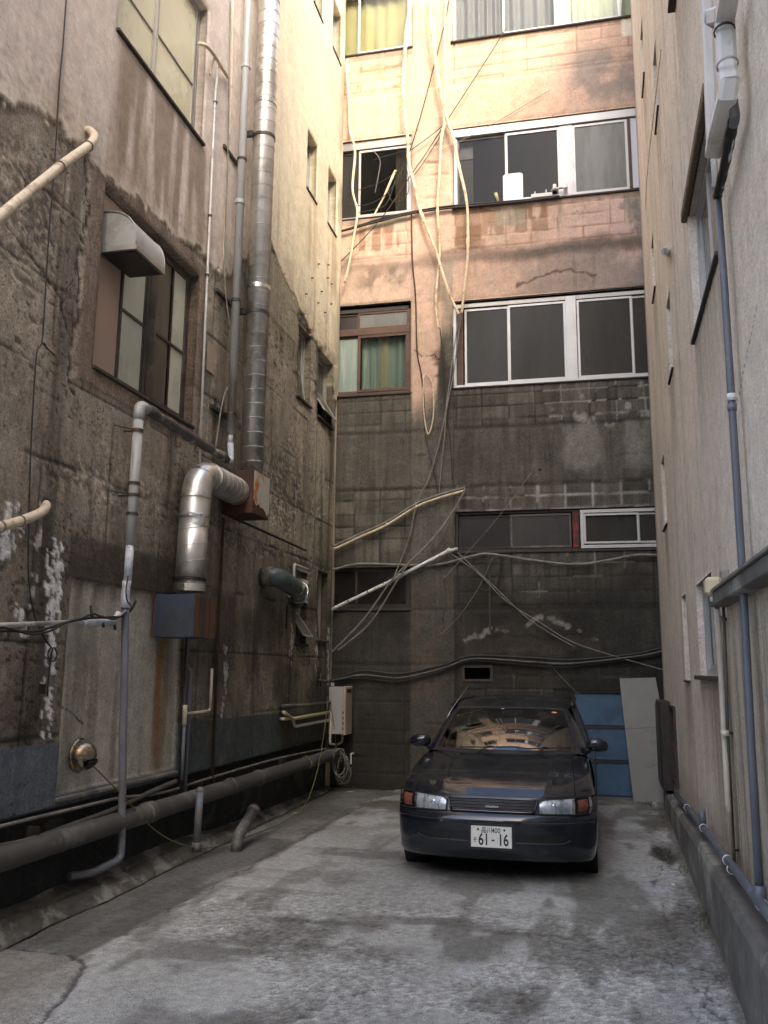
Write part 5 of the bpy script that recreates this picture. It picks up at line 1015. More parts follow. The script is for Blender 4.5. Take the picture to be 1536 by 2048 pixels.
cab([[(980, 1108), (979, 1180), (980, 1261)], [(886, 1240), (889, 1200), (888, 1150)]], .03, .012, 'big_pipe', 'thin upright pipe fixed under the long low window', name='thin_pipe', cat='pipe')
cab([(886, 1100), (890, 1088), (902, 1086), (906, 1096), (896, 1104), (888, 1100)], .10, .006, 'rubber_black', 'small wire coil at the end of the white taped pipe', name='wire_coil')

# ================================================================ RIGHT WALL FITTINGS
R = 'R'
t = thing('gutter_beam', 'weathered grey concrete ledge sticking out of the stucco wall at the right edge', 'ledge', V(R, 5, 2.2))
MB().wb(R, 2.0, 5.95, 2.14, 2.225, -.0, .11).build('beam', 'rough_concrete', t, bevel=.008); MB().wb(R, 2.0, 5.96, 2.226, 2.240, .0, .125).build('flashing', 'aluminium_dull', t)
t = thing('wall_lamp', 'cream plastic bulkhead lamp at the end of the concrete ledge', 'lamp', V(R, 6.0, 2.3))
s_, z_ = pl(R, 1426, 1172, .10)
m = MB(); m.wb(R, s_-.05, s_+.09, z_-.06, z_+.055, .05, .15); m.build('shade', 'cream_plastic', t, bevel=.018)
m = MB(); m.tube([V(R, s_, z_-.055, .09), V(R, s_, z_-.10, .09)], .035, 14); m.build('socket', 'pvc_white', t); MB().wb(R, s_-.03, s_+.05, z_-.03, z_+.10, .0, .05).build('back_plate', 'aluminium_dull', t, bevel=.004)
t = thing('blue_pipe', 'long slate blue plastic pipe running down the stucco wall to its base', 'pipe', V(R, 5.3, .5))
m = MB(); m.tube([pw(R, 1436, 400, .06), pw(R, 1448, 560, .06), pw(R, 1463, 800, .06), pw(R, 1485, 1150, .06), pw(R, 1503, 1500, .07), pw(R, 1521, 1812, .09)], .021, 16); m.build('pipe', 'pvc_blue', t)
for u, v in ((1464, 815), (1463, 795)): a_ = pw(R, u, v, .06); MB().lathe([(.022, -.02), (.025, -.02), (.025, .02), (.022, .02)], a_, (0, 0, 1), 16).build('socket', 'pvc_white' if v == 795 else 'pvc_bluegrey', t)
a_ = pw(R, 1520, 1790, .09); MB().lathe([(.022, -.05), (.032, -.05), (.032, .04), (.022, .045)], a_, (0, 0, 1), 16).build('tee', 'pvc_blue', t)
t = thing('base_pipe', 'slate blue pipe clipped along the top of the right plinth with white clips', 'pipe', V(R, 8, .4))
P_ = [pw(R, 1352, 1588, .06), pw(R, 1410, 1660, .08), pw(R, 1470, 1738, .09), pw(R, 1523, 1809, .10), pw(R, 1590, 1900, .11)]
m = MB(); m.tube(P_, .026, 16); m.build('pipe', 'pvc_blue', t)
for u, v in ((1374, 1615), (1407, 1656), (1455, 1720), (1464, 1738), (1524, 1810)): a_ = pw(R, u, v, .09); MB().lathe([(.027, -.012), (.031, -.012), (.031, .012), (.027, .012)], a_, P_[3]-P_[1], 16).build('clip', 'pvc_white', t)
a_ = pw(R, 1406, 1655, .085); MB().tube([a_, a_+Vector((0, 0, .13))], .026, 14).build('stub', 'pvc_blue', t)
t = thing('beige_drainpipe', 'beige pipe with clips going down from the lamp to the plinth', 'pipe', V(R, 6, 1))
m = MB(); P_ = [pw(R, 1434, 1215, .07), pw(R, 1438, 1260, .05), pw(R, 1450, 1500, .05), pw(R, 1462, 1715, .06)]; m.tube(P_, .019, 14); m.build('pipe', 'pvc_beige', t)
m = MB(); m.tube([pw(R, 1447, 1215, .03), pw(R, 1456, 1480, .03), pw(R, 1469, 1730, .03)], .011, 10); m.build('side_pipe', 'big_pipe', t)
for u, v in ((1438, 1238), (1450, 1466), (1461, 1700)): a_ = pw(R, u, v, .05); MB().lathe([(.020, -.018), (.026, -.018), (.026, .018), (.020, .018)], a_, (0, 0, 1), 14).build('clip', 'pvc_beige', t); MB().tube([a_, a_+Vector((.06, 0, 0))], .01, 6).build('bracket', 'dark_steel', t)
# air conditioning line covers
def trunk(par, pts, a, b, mat, name='cover'):
    m = MB(); m.tube(pth(R, pts), .1, prof=((-1, 0, 0), [(a*x, b*y) for x, y in ((-1, -.72), (-.6, -1), (.6, -1), (1, -.72), (1, .72), (.6, 1), (-.6, 1), (-1, .72))])); return m.build(name, mat, par)
t = thing('line_cover', 'white plastic pipe cover with a tee, angling down beside the right window', 'pipe cover', pw(R, 1440, 100, .1))
trunk(t, [(1462, -40, .10), (1449, 40, .10), (1453, 130, .10), (1458, 168, .10)], .045, .045, 'cover_white'); trunk(t, [(1459, 162, .10), (1455, 190, .11), (1442, 240, .12), (1428, 303, .12)], .045, .042, 'cover_white')
trunk(t, [(1445, 28, .11), (1425, 34, .14), (1416, 45, .16)], .04, .04, 'cover_white', 'tee')
for u, v in ((1449, 62), (1431, 294), (1455, 130)): a_ = pw(R, u, v, .105); MB().lathe([(.047, -.006), (.052, -.006), (.052, .006), (.047, .006)], a_, (0, .15, 1), 14).build('tie', 'rubber_black' if v != 130 else 'aluminium_dull', t)
t = thing('line_cover', 'straight white pipe cover passing in front of the upper right window', 'pipe cover', pw(R, 1418, 150, .1))
trunk(t, [(1412, -40, .07), (1418, 130, .07), (1424, 285, .07)], .03, .03, 'cover_white'); m = MB(); m.tube(pth(R, [(1424, 270, .07), (1430, 350, .07), (1435, 405, .06)]), .019, 12); m.build('pipe', 'pvc_white', t)
a_ = pw(R, 1432, 372, .065); MB().lathe([(.020, -.02), (.023, -.02), (.023, .02), (.02, .02)], a_, (0, 0, 1), 12).build('band', 'pvc_blue', t)
t = thing('lagged_hose', 'dark lagged hose bending from the pipe cover down to the blue pipe', 'hose', pw(R, 1455, 250, .1))
m = MB(); m.tube(spl(pth(R, [(1461, 172, .09), (1466, 205, .08), (1470, 232, .07), (1467, 250, .07)]), 5), .024, 12); m.build('grey_section', 'pvc_bluegrey', t)
m = MB(); m.tube(spl(pth(R, [(1468, 240, .07), (1461, 275, .07), (1452, 320, .07), (1440, 370, .07), (1435, 392, .06)]), 5), [.026+.002*math.sin(i*2) for i in range(21)], 12); m.build('lagging', 'rubber_black', t)
m = MB(); m.tube(pth(R, [(1471, 250, .06), (1460, 310, .06), (1444, 375, .06)]), .008, 6); m.build('wire', 'pvc_white', t)
a_ = pw(R, 1465, 204, .08); MB().lathe([(.025, -.005), (.028, 0), (.025, .005)], a_, (0, 0, 1), 12).build('tie', 'rubber_black', t)
t = thing('pipe_spout', 'small round grey pipe spout high on the stucco wall', 'pipe', pw(R, 1330, 505, .0))
m = MB(); m.tube([pw(R, 1332, 500, -.02), pw(R, 1330, 503, .07)], .035, 16); m.build('pipe', 'pvc_grey', t); MB().lathe([(0, 0), (.028, 0)], pw(R, 1330, 503, .072), (-1, 0, 0), 14).build('opening', 'rubber_black', t)
cab([(1322, 100), (1305, 250), (1296, 330), (1290, 420)], .03, .005, 'stem_pale', 'thin tan cord hanging along the far end of the stucco wall', w=R, name='cord', cat='cord')

# ================================================================ LITTER
random.seed(11)
def bit(name, x, y, sx, sy, mat, lab, cat, rot=0.0, grp=None, h=.01):
    m = MB(); k = 7; pts = [(math.cos(2*math.pi*i/k)*sx*random.uniform(.6, 1), math.sin(2*math.pi*i/k)*sy*random.uniform(.6, 1)) for i in range(k)]
    c, s_ = math.cos(rot), math.sin(rot); m.poly([(x+a_*c-b_*s_, y+a_*s_+b_*c, .008) for a_, b_ in pts], (0, 0, h)); return single(name, m, mat, lab, cat, grp)
for (u, v, sx, sy, lab) in ((702, 1585, .07, .03, 'pale torn scrap of card by the back left corner'), (590, 1628, .04, .015, 'small pale chip lying near the left wall'), (1347, 1772, .018, .01, 'tiny white pebble right of the car'),):
    x, y = pl('G', u, v, 0); bit('litter', x, y, sx, sy, 'leaf_litter' if v < 1700 else 'white_plastic', lab, 'litter')
m = MB()
for i in range(900):
    if random.random() < .6: y = random.uniform(4.6, 12.2); x = .80+.036*(y-4.9)-abs(random.gauss(0, .10))
    else: x = random.uniform(-2.6, .6); y = random.uniform(4.4, 7)
    r = random.uniform(.002, .007); c0 = Vector((x, y, .005)); a0 = random.random()*6
    m.add([c0+Vector((math.cos(a0)*r, math.sin(a0)*r, 0)), c0+Vector((math.cos(a0+2)*r, math.sin(a0+2)*r, 0)), c0+Vector((math.cos(a0+4)*r, math.sin(a0+4)*r, 0)), c0+Vector((0, 0, r))], [(0, 1, 3), (1, 2, 3), (2, 0, 3)])
m.build('gravel', 'leaf_litter', None, kind='stuff')
m = MB()
for (x0, y0, n_) in ((.93, 12.3, 26), (.86, 6.9, 30), (.83, 6.6, 20), (.90, 8.4, 10)):
    for i in range(n_):
        a0 = random.random()*6.28; l = random.uniform(.03, .09); b0 = Vector((x0+random.gauss(0, .03), y0+random.gauss(0, .06), .0)); e = b0+Vector((math.cos(a0)*l*.6, math.sin(a0)*l*.6, l)); w_ = Vector((-math.sin(a0), math.cos(a0), 0))*.004
        m.add([b0-w_, b0+w_, e], [(0, 1, 2)])
m.build('weeds', 'weed', None, kind='stuff', fixn=False)
# ================================================================ THE CAR
m_, t_, b_ = nodes('car_paint')
tc = nd(t_, 'ShaderNodeTexCoord'); n1 = nd(t_, 'ShaderNodeTexNoise', {'Vector': tc.outputs['Object'], 'Scale': 3.0, 'Detail': 8.0, 'Roughness': .7})
n2 = nd(t_, 'ShaderNodeTexNoise', {'Vector': tc.outputs['Object'], 'Scale': 90.0, 'Detail': 3.0})
rr = nd(t_, 'ShaderNodeMapRange', {0: n1.outputs[0], 1: .35, 2: .7, 3: .10, 4: .24}); t_.links.new(rr.outputs[0], b_.inputs['Roughness'])
cr_ = nd(t_, 'ShaderNodeMapRange', {0: n1.outputs[0], 1: .3, 2: .75, 3: 0.0, 4: .35}); mx = nd(t_, 'ShaderNodeMix', {'Factor': cr_.outputs[0]}, data_type='RGBA')
mx.inputs[6].default_value = (.008, .012, .020, 1); mx.inputs[7].default_value = (.030, .032, .034, 1); t_.links.new(mx.outputs[2], b_.inputs['Base Color'])
b_.inputs['Metallic'].default_value = .25; b_.inputs['Coat Weight'].default_value = .6; b_.inputs['Coat Roughness'].default_value = .05; b_.inputs['Specular IOR Level'].default_value = .5
M('trim_black', (.014, .014, .015), .5, var=.2, scale=20)
M('grille_black', (.006, .006, .007), .5, var=.2, scale=20)
M('grille_slat', (.030, .034, .042), .4, var=.1, scale=20)
M('tyre', (.016, .016, .016), .85, var=.3, scale=20, bump=.002, bscale=60)
M('hubcap', (.35, .35, .36), .35, metal=.8, var=.1)
M('lamp_silver', (.52, .55, .58), .32, metal=.45, var=.22, scale=26, col2=(.25, .27, .30), amt2=.35, bump=.004, bscale=40, stretch=(1, 1, .3))
M('chrome', (.75, .77, .80), .12, metal=1, var=.1, scale=30, bump=.002, bscale=34)
M('amber', (.24, .075, .045), .3, var=.3, scale=22, bump=.001, bscale=60)
M('plate_white', (.72, .74, .70), .45, var=.04, scale=20)
M('plate_ink', (.012, .014, .013), .5)
M('interior_grey', (.05, .05, .055), .8, var=.2)
M('sticker_orange', (.75, .18, .08), .5); M('sticker_blue', (.5, .75, .8), .5)
clear_glass('lens_glass', (.93, .95, .97), .02)
clear_glass('windscreen_glass', (.50, .56, .55), .09)
CO = Vector((-.705, 7.47, 0)); YAW = math.radians(-.9)
car = thing('parked_car', 'dark navy estate car parked nose out in front of the blue door', 'car', CO)
car.rotation_euler = (0, 0, YAW)
def cb(mb, name, mat, par=None, **k):
    """car meshes are made in car space; the builder works in world space, so no offset is taken off"""
    off = Vector(parent_world(par or car)); mb.v = [v+off for v in mb.v]; return mb.build(name, mat, par or car, **k)
W_, NF = .86, 2.6
def yfr(x):
    t = min(abs(x)/W_, 1); return .46*(1-(max(0, 1-t**NF))**(1/NF))
def fade(x):
    t = min(abs(x)/W_, 1)**(NF/2); return max(0, 1-t*t)**.35
def lut(z, tab): return float(np.interp(z, [p[0] for p in tab], [p[1] for p in tab]))
FI = [(.18, .10), (.20, .05), (.235, .015), (.30, .0), (.46, .0), (.50, .002), (.53, .014), (.55, .035), (.562, .060), (.575, .066), (.67, .092), (.685, .108)]
SI = [(.18, .06), (.22, .03), (.35, .008), (.50, .0), (.62, .006), (.80, .02), (.90, .05)]
def onfront(x, z, off=0.0):
    y = yfr(x)+lut(z, FI)*fade(x); e = .004; x2 = min(abs(x)+e, W_-1e-4); dy = (yfr(x2)-yfr(x2-2*e))/(2*e); n = Vector((math.copysign(dy, x) if abs(x) > 1e-6 else 0, -1, 0)).normalized()
    return Vector((x, y, z))+n*off
RISE = [(0, 0), (.04, .10), (.12, .24), (.3, .47), (.5, .66), (.75, .86), (1, 1)]
def top(t, s):
    a = abs(t); x = t*W_*(1-.055*s-.02); yf_ = .46*(1-(max(0, 1-a**NF))**(1/NF))+.108; yc = 1.13+.17*t*t
    k = .42*(1-(1-s)**7)+.58*s; z = .685+.258*k-.055*(1-(max(0, 1-a**3.2))**(1/3.2))*min(1, s*6)
    # two soft creases running back from the lamp corners
    z += .010*math.exp(-((a-.50-.14*s)/.035)**2)*(1-s*.6)*min(1, s*5) - .006*math.exp(-((a-.60-.14*s)/.05)**2)*(1-s)*min(1, s*5)
    return Vector((x, yf_+s*(yc-yf_), z))
def beltz(y): 
    if y < .57: return .685
    if y < 1.30: return top(1, (y-.57)/.73).z
    return .888+.05*min(1, (y-1.3)/2.5)
LV = [.18, .20, .215, .235, .27, .31, .36, .42, .46, .50, .515, .53, .54, .55, .557, .562, .575, .60, .63, .66, .675, .685]
OUT = []
for i in range(61):
    th = -math.pi/2+math.pi*i/60; t = math.copysign(abs(math.sin(th))**(2/NF), math.sin(th)); OUT.append((t*W_, .46*(1-abs(math.cos(th))**(2/NF)), abs(math.cos(th))**.7 if abs(math.cos(th)) > 1e-9 else 0))
side = [.46+i*.06 for i in range(1, 59)]
tail = [(W_*math.cos(a)**.45 if a < math.pi/2-1e-6 else 0, 4.0+.45*math.sin(a)**.45) for a in [i/14*math.pi/2 for i in range(1, 15)]]
ring = [(-x, y, 0, 1) for x, y in reversed(tail[:-1])]; ring = []
ring = [(x, y, f) for x, y, f in OUT]+[(W_, y, 0) for y in side]+[(x, y, 0) for x, y in tail]+[(-x, y, 0) for x, y in reversed(tail[:-1])]+[(-W_, y, 0) for y in reversed(side)]
def rp(k, lv):
    x, y, f = ring[k % len(ring)]
    z = lv if lv <= .575 else .575+(lv-.575)/.11*(beltz(y)-.575)
    si = lut(z, SI); fi = lut(lv, FI)
    nx = math.copysign(1, x) if abs(x) > .01 else 0
    if y < .46: return Vector((x-nx*si*(1-f), y+fi*f, z))
    if y > 4.0: q = (y-4.0)/.45; return Vector((x*(1-si/W_), y-si*2*q, z))
    return Vector((x-nx*si, y, z))
NR = len(ring)
def ringmesh(l0, l1, cond):
    m = MB(); vs = [rp(k, LV[j]) for j in range(l0, l1+1) for k in range(NR)]
    fs = []
    for j in range(l1-l0):
        for k in range(NR):
            q = (j*NR+k, j*NR+(k+1) % NR, (j+1)*NR+(k+1) % NR, (j+1)*NR+k); c = (vs[q[0]]+vs[q[1]]+vs[q[2]]+vs[q[3]])/4
            if any(math.hypot(c.y-wy, c.z-.30) < .345 for wy in (.90, 3.48)) and abs(c.x) > .6: continue
            if cond(c): fs.append(q)
    used = sorted({i for f in fs for i in f}); mp = {o: n for n, o in enumerate(used)}
    m.add([vs[i] for i in used], [tuple(mp[i] for i in f) for f in fs], True); return m
cb(ringmesh(0, 15, lambda c: c.y < .66), 'front_bumper', 'car_paint')
cb(ringmesh(15, 21, lambda c: c.y < .66), 'nose_panel', 'car_paint')
cb(ringmesh(0, 21, lambda c: c.y >= .66), 'body', 'car_paint')
HT = .80
m = MB(); m.grid(lambda u, v: top((u*2-1)*HT, v)+Vector((0, 0, .002)), 64, 30); cb(m, 'hood', 'car_paint', fixn=False)
for sg in (-1, 1):
    m = MB(); m.grid(lambda u, v: top(sg*(HT+.007+(1-HT-.007)*u), v), 14, 30); cb(m, 'fender', 'car_paint', fixn=False)
m = MB(); m.grid(lambda u, v: top((u*2-1)*.99, v)-Vector((0, 0, .025)), 20, 12); cb(m, 'engine_bay', 'grille_black', fixn=False)
# greenhouse
def lerp(a, b, t): return a+(b-a)*t
def ws(u, v): return Vector((u*lerp(.715, .555, v), lerp(1.13, 1.88, v)+lerp(.19, .16, v)*u*u, lerp(.938, 1.345, v)-.02*u*u*v+.035*math.sin(math.pi*v)))
def sp_(v, sg): return Vector((sg*lerp(.80, .62, v), lerp(1.42, 2.10, v), lerp(.895, 1.318, v)+.03*math.sin(math.pi*v)))
m = MB(); m.grid(lambda u, v: ws(u*2-1, v), 30, 16); cb(m, 'windscreen', 'windscreen_glass', fixn=False)
for sg in (-1, 1):
    m = MB(); m.grid(lambda u, v: ws(sg, v).lerp(sp_(v, sg), u)+Vector((0, -.004, .012*math.sin(math.pi*u))), 6, 16); cb(m, 'pillar', 'car_paint', fixn=False)
m = MB(); m.grid(lambda u, v: ws(u*2-1, .0)*(1-v)+ws(u*2-1, .06)*v+Vector((0, -.003, .004)), 24, 2); cb(m, 'cowl', 'trim_black', fixn=False)
m = MB()
for sg in (-1, 1): m.grid(lambda u, v: ws(sg*(.955+.045*u), v)+Vector((0, -.003, .003)), 2, 16)
m.grid(lambda u, v: ws((u*2-1), .955+.045*v)+Vector((0, -.003, .003)), 24, 2); cb(m, 'windscreen_seal', 'trim_black', fixn=False)
def roof(u, s):
    x = u*.63; y = 1.88+.21*u*u*(1-s)+s*2.25; k = min(1, s/.30); rz = .105*math.sin(k*math.pi/2)-.03*max(0, s-.5)
    return Vector((x, y, 1.345-.024*u*u+rz-.05*abs(u)**4*min(1, s*4)))
m = MB(); m.grid(lambda u, v: roof(u*2-1, v), 30, 30); cb(m, 'roof', 'car_paint', fixn=False)
for sg in (-1, 1):
    def sd(u, v): 
        y = lerp(1.46, 4.1, u); yt = lerp(2.10, 4.0, u); return Vector((sg*lerp(.795, .63, v), lerp(y, yt, v), lerp(beltz(y), 1.345 if u < .02 else 1.38, v)))
    m = MB(); m.grid(sd, 24, 6); cb(m, 'side_window', 'glass_black', fixn=False)
    m = MB(); m.tube([sd(u_/20, 1.0)+Vector((sg*.01, 0, .005)) for u_ in range(21)], .022, 8); m.tube([sd(.40, v_/6)+Vector((sg*.004, 0, 0)) for v_ in range(7)], .025, 6); cb(m, 'window_trim', 'trim_black')
    m = MB(); m.grid(lambda u, v: Vector((sg*(.80-.04*v+.035*(1-v)), lerp(1.30, 4.1, u), beltz(lerp(1.30, 4.1, u))+.012*v-.004)), 20, 3); cb(m, 'shoulder', 'car_paint', fixn=False)
    # doors: shut line and handle
    m = MB(); m.box(*( sorted((sg*.856, sg*.864)) ), 1.48, 1.486, .28, .86); m.box(*(sorted((sg*.856, sg*.864))), 2.42, 2.426, .28, .88); cb(m, 'door_gap', 'grille_black')
    m = MB(); m.box(*(sorted((sg*.855, sg*.885))), 2.20, 2.36, .76, .79); cb(m, 'door_handle', 'trim_black', bevel=.006)
    # mirror
    t = bpy.data.objects.new('door_mirror', None)
    m = MB()
    def mir(u, v):
        th = 2*math.pi*u; ph = math.pi*v; sx = abs(math.cos(th))**.8*math.copysign(1, math.cos(th)); sz = abs(math.sin(th))**.8*math.copysign(1, math.sin(th))
        r = math.sin(ph)**.55; return Vector((sg*(.880+.108*sx*r), 1.50+.065*(-math.cos(ph)), 1.012+(.068 if sz > 0 else .062)*sz*r-.006*sx))
    m.grid(mir, 28, 12, closeu=True)
    mo = cb(m, 'door_mirror', 'car_paint')
    m = MB(); m.tube([(sg*.77, 1.52, .955), (sg*.80, 1.51, .965), (sg*.83, 1.50, .98)], [.035, .028, .02], 8); cb(m, 'mirror_arm', 'trim_black', mo)
    # lamps
    hx0, hx1 = .385, .800
    def zlo(x): return lerp(.562, .556, (x-hx0)/(hx1-hx0))
    def zhi(x): q = (x-hx0)/(hx1-hx0); return .668+.030*q-.10*max(0, (.10-q))*2.0
    def lamp(x0, x1, o, mg=0.0): return lambda u, v: onfront(sg*lerp(x0, x1, u), lerp(zlo(lerp(x0, x1, u))+mg, zhi(lerp(x0, x1, u))-mg, v), o+.012*math.sin(math.pi*v))
    m = MB(); m.grid(lamp(hx0, .655, .002, .004), 26, 8); hl = cb(m, 'headlight', 'lamp_silver', fixn=False)
    c0 = onfront(sg*.50, .612, .004); m = MB(); m.lathe([(.0, .004), (.010, .006), (.018, .006), (.026, .004), (.028, .0)], c0, (0, -1, 0), 18); cb(m, 'bulb', 'chrome', hl)
    m = MB(); m.grid(lamp(.690, .768, .010, .020), 14, 8); cb(m, 'turn_signal', 'amber', hl, fixn=False)
    m = MB(); m.grid(lamp(.65, .668, .006), 3, 6); m.grid(lamp(hx1-.02, hx1, .006), 3, 6); cb(m, 'divider', 'chrome', hl, fixn=False)
    m = MB(); m.grid(lamp(hx0, hx1, .016), 30, 8); cb(m, 'lens', 'lens_glass', hl, fixn=False)
    m = MB(); N = 24
    for f_ in (zlo, zhi): m.tube([onfront(sg*lerp(hx0, hx1, i/N), f_(lerp(hx0, hx1, i/N)), .010) for i in range(N+1)], .0045, 5)
    m.tube([onfront(sg*hx0, lerp(zlo(hx0), zhi(hx0), i/4), .012) for i in range(5)], .004, 5); m.tube([onfront(sg*hx1, lerp(zlo(hx1), zhi(hx1), i/4), .010) for i in range(5)], .004, 5); cb(m, 'lamp_seal', 'trim_black', hl)
    m = MB(); m.tube([onfront(sg*x, .497-.006*(x > .8), .002) for x in np.linspace(.255, .83, 24)], .0035, 6); cb(m, 'bumper_trim', 'grille_slat')
    m = MB(); m.grid(lambda u, v: onfront(sg*lerp(.185, .62, u), lerp(.345+.02*u*u*u, .405-.0*u, v), .0035), 20, 3); cb(m, 'bumper_intake', 'grille_black', fixn=False)
    m = MB(); m.tube([onfront(sg*x, .338+.03*max(0, (x-.55)/.09)**2, .004) for x in np.linspace(.185, .635, 20)], .006, 6); cb(m, 'intake_lip', 'grille_slat')
# grille
def gz0(x): return .572
def gz1(x): return .655+.008*(1-abs(x)/.36)
m = MB(); m.grid(lambda u, v: onfront(lerp(-1, 1, u)*lerp(.335, .362, v), lerp(.578, gz1(0), v), .003), 40, 4); gr = cb(m, 'grille', 'grille_black', fixn=False)
for z in (.598, .622, .646): 
    hw = lerp(.34, .355, (z-.58)/.07); m = MB(); m.grid(lambda u, v: onfront(lerp(-1, 1, u)*hw, z-.005+.010*v, .006+.010*math.sin(math.pi*v)), 40, 4); cb(m, 'slat', 'grille_slat', gr, fixn=False)
m = MB(); m.tube([onfront(x, .569+.0*x, .008) for x in np.linspace(-.345, .345, 31)], .010, 8); m.tube([onfront(x, .664+.006*(1-abs(x)/.36), .006) for x in np.linspace(-.372, .372, 31)], .006, 8)
for sg in (-1, 1): m.tube([onfront(sg*lerp(.345, .372, i/4), lerp(.570, .664, i/4), .008) for i in range(5)], .009, 8)
cb(m, 'grille_frame', 'car_paint', gr)
def text(body, size, x, y, z, mat, name, par, sx=1.0, shear=0.0, bold=0.0, ext=.0008):
    cu = bpy.data.curves.new(name, 'FONT'); cu.body = body; cu.size = size; cu.align_x = 'CENTER'; cu.align_y = 'CENTER'; cu.extrude = ext; cu.shear = shear; cu.offset = bold
    o = bpy.data.objects.new(name, cu); COL.objects.link(o); dg = bpy.context.evaluated_depsgraph_get(); dg.update()
    me = bpy.data.meshes.new_from_object(o.evaluated_get(dg)); bpy.data.objects.remove(o); me.materials.clear(); me.materials.append(MATS[mat])
    me.transform(Matrix.Translation((x, y, z)) @ Matrix.Rotation(math.pi/2, 4, 'X') @ Matrix.Diagonal((sx, 1, 1, 1)))
    o = bpy.data.objects.new(name, me); COL.objects.link(o); o.parent = par; return o
text('CALDINA', .020, 0, .040, .610, 'plate_white', 'badge', gr, 1.25, .25, .0004)
# number plate
m = MB(); m.box(-.167, .167, -.022, -.014, .298, .464); lp = cb(m, 'licence_plate', 'plate_white', bevel=.002)
m = MB(); bx = (-.166, .166, .299, .463)
m.box(-.165, .165, -.0245, -.022, .299, .302); m.box(-.165, .165, -.0245, -.022, .460, .463); m.box(-.166, -.163, -.0245, -.022, .302, .460); m.box(.163, .166, -.0245, -.022, .302, .460); cb(m, 'plate_rim', 'plate_white', lp)
text('品川', .050, -.036, -.0235, .431, 'plate_ink', 'plate_text', lp, .95, 0, .0006); text('400', .056, .040, -.0235, .430, 'plate_ink', 'plate_text', lp, .85, 0, .0004)
text('そ', .046, -.133, -.0235, .352, 'plate_ink', 'plate_text', lp, .9, 0, .0004)
text('61', .128, -.062, -.0235, .356, 'plate_ink', 'plate_number', lp, .70, 0, .0022); text('-', .09, .014, -.0235, .362, 'plate_ink', 'plate_number', lp, .9, 0, .002); text('16', .128, .098, -.0235, .356, 'plate_ink', 'plate_number', lp, .70, 0, .0022)
for x in (-.108, .108): m = MB(); m.lathe([(0, 0.004), (.008, .003), (.009, 0)], (x, -.022, .437), (0, -1, 0), 12); cb(m, 'bolt', 'plate_ink', lp)
m = MB(); m.box(-.19, .19, -.014, .01, .28, .48); cb(m, 'plate_holder', 'trim_black')
# wheels
def wheel(x, y):
    sg = 1 if x > 0 else -1; m = MB(); m.lathe([(.20, -.085), (.265, -.09), (.292, -.075), (.297, -.05), (.297, .05), (.292, .075), (.265, .09), (.20, .085)], (x, y, .297), (1, 0, 0), 40)
    for k in range(-2, 3): m.lathe([(.298, k*.028-.004), (.2995, k*.028-.004), (.2995, k*.028+.012), (.298, k*.028+.012)], (x, y, .297), (1, 0, 0), 40)
    w = cb(m, 'wheel', 'tyre', fixn=False); m = MB(); m.lathe([(0, .06), (.05, .065), (.08, .05), (.17, .07), (.20, .08), (.205, .06)], (x, y, .297), (sg, 0, 0), 32); cb(m, 'rim', 'hubcap', w, fixn=False)
for x in (-.745, .745):
    for y in (.90, 3.48): wheel(x, y)
m = MB(); m.box(-.62, .62, .30, 4.2, .17, .26); cb(m, 'underbody', 'trim_black')
for x in (-.745, .745):
    for y in (.90, 3.48): m = MB(); m.lathe([(.36, -.11), (.36, .10)], (x, y, .30), (1, 0, 0), 30); cb(m, 'wheel_well', 'trim_black', fixn=False)
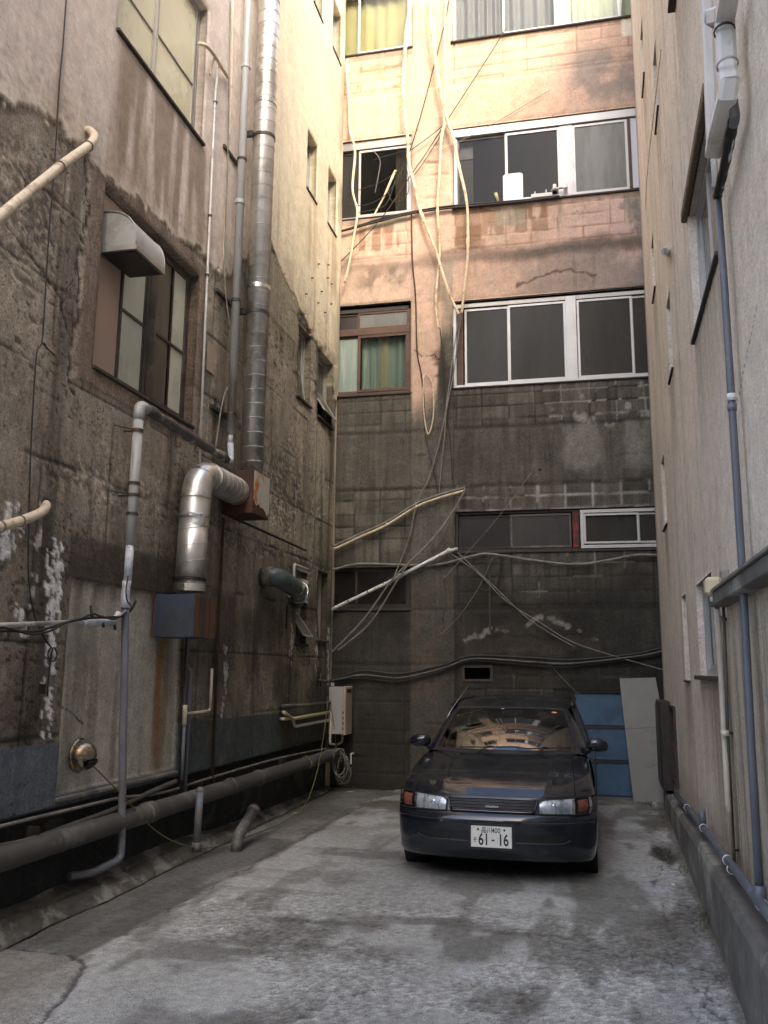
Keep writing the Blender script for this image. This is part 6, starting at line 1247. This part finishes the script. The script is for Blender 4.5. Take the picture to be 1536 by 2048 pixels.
# inside
m = MB(); m.grid(lambda u, v: Vector(((u*2-1)*.68, 1.20+.16*(u*2-1)**2+v*.42, .925+.02*math.sin(v*3)-.15*max(0, v-.8)*5)), 20, 8); cb(m, 'dashboard', 'interior_grey', fixn=False)
m = MB(); c0 = Vector((-.36, 1.78, .93)); m.tube([c0+Vector((math.cos(a)*.18, -math.sin(a)*.07, math.sin(a)*.165)) for a in [2*math.pi*i/28 for i in range(29)]], .013, 8, cap=False); m.tube([c0-Vector((.17, 0, 0)), c0+Vector((.17, 0, 0))], .016, 6); m.tube([c0, c0+Vector((0, -.3, -.1))], .03, 8); cb(m, 'steering_wheel', 'interior_grey')
for x in (-.36, .36):
    m = MB(); m.box(x-.24, x+.24, 2.25, 2.40, .45, 1.08); s_ = cb(m, 'seat', 'interior_grey', bevel=.05); m = MB(); m.box(x-.12, x+.12, 2.30, 2.40, 1.11, 1.28); cb(m, 'headrest', 'interior_grey', s_, bevel=.03)
m = MB(); m.box(-.60, .60, 3.2, 3.35, .45, 1.02); cb(m, 'rear_seat', 'interior_grey', bevel=.04)
m = MB(); m.grid(lambda u, v: Vector(((u*2-1)*lerp(.78, .60, v), lerp(4.30, 4.05, v), lerp(.9, 1.40, v))), 8, 4); cb(m, 'rear_window', 'glass_black', fixn=False)
m = MB(); m.box(-.78, .78, 1.3, 4.3, .40, .44); cb(m, 'cabin_floor', 'interior_grey')
m = MB(); a = ws(.05, .90)+Vector((0, .05, -.02)); m.box(a.x-.11, a.x+.11, a.y-.01, a.y+.015, a.z-.03, a.z+.025); cb(m, 'rear_view_mirror', 'trim_black', bevel=.008)
def stick(u, v, du, dv, mat, rnd=True):
    m = MB(); k = 18; pts = [ws(u+du*math.cos(2*math.pi*i/k), v+dv*math.sin(2*math.pi*i/k))+Vector((0, -.004, .003)) for i in range(k)]
    m.add(pts, [tuple(range(k))]); cb(m, 'sticker', mat, fixn=False)
stick(.80, .885, .055, .025, 'sticker_orange'); stick(.80, .885, .030, .012, 'plate_white'); stick(-.12, .955, .035, .012, 'sticker_blue')
# wipers
for (u0, u1, v0, v1) in ((-.62, .22, .05, .085), (.18, .90, .055, .075)):
    m = MB(); P_ = [ws(lerp(u0, u1, i/12), lerp(v0, v1, i/12)+.01)+Vector((0, -.020, .016)) for i in range(13)]; m.tube(P_, .007, 6); m.tube([ws(u0+.25, .0)+Vector((0, -.03, .0)), P_[6]+Vector((0, -.01, .012)), P_[7]], .008, 6); cb(m, 'wiper', 'rubber_black')
m = MB(); m.tube([ws(-1, .62)+Vector((-.03, 0, .02)), ws(-1, .62)+Vector((.0, .10, .10)), ws(-1, .62)+Vector((.16, .30, .36))], .0035, 5); cb(m, 'antenna', 'chrome')
m = MB(); m.grid(lambda u, v: ws(u*2-1, 1.0)+Vector((0, -.006+.012*v, .004+.004*v)), 24, 1); cb(m, 'roof_trim', 'chrome', fixn=False)
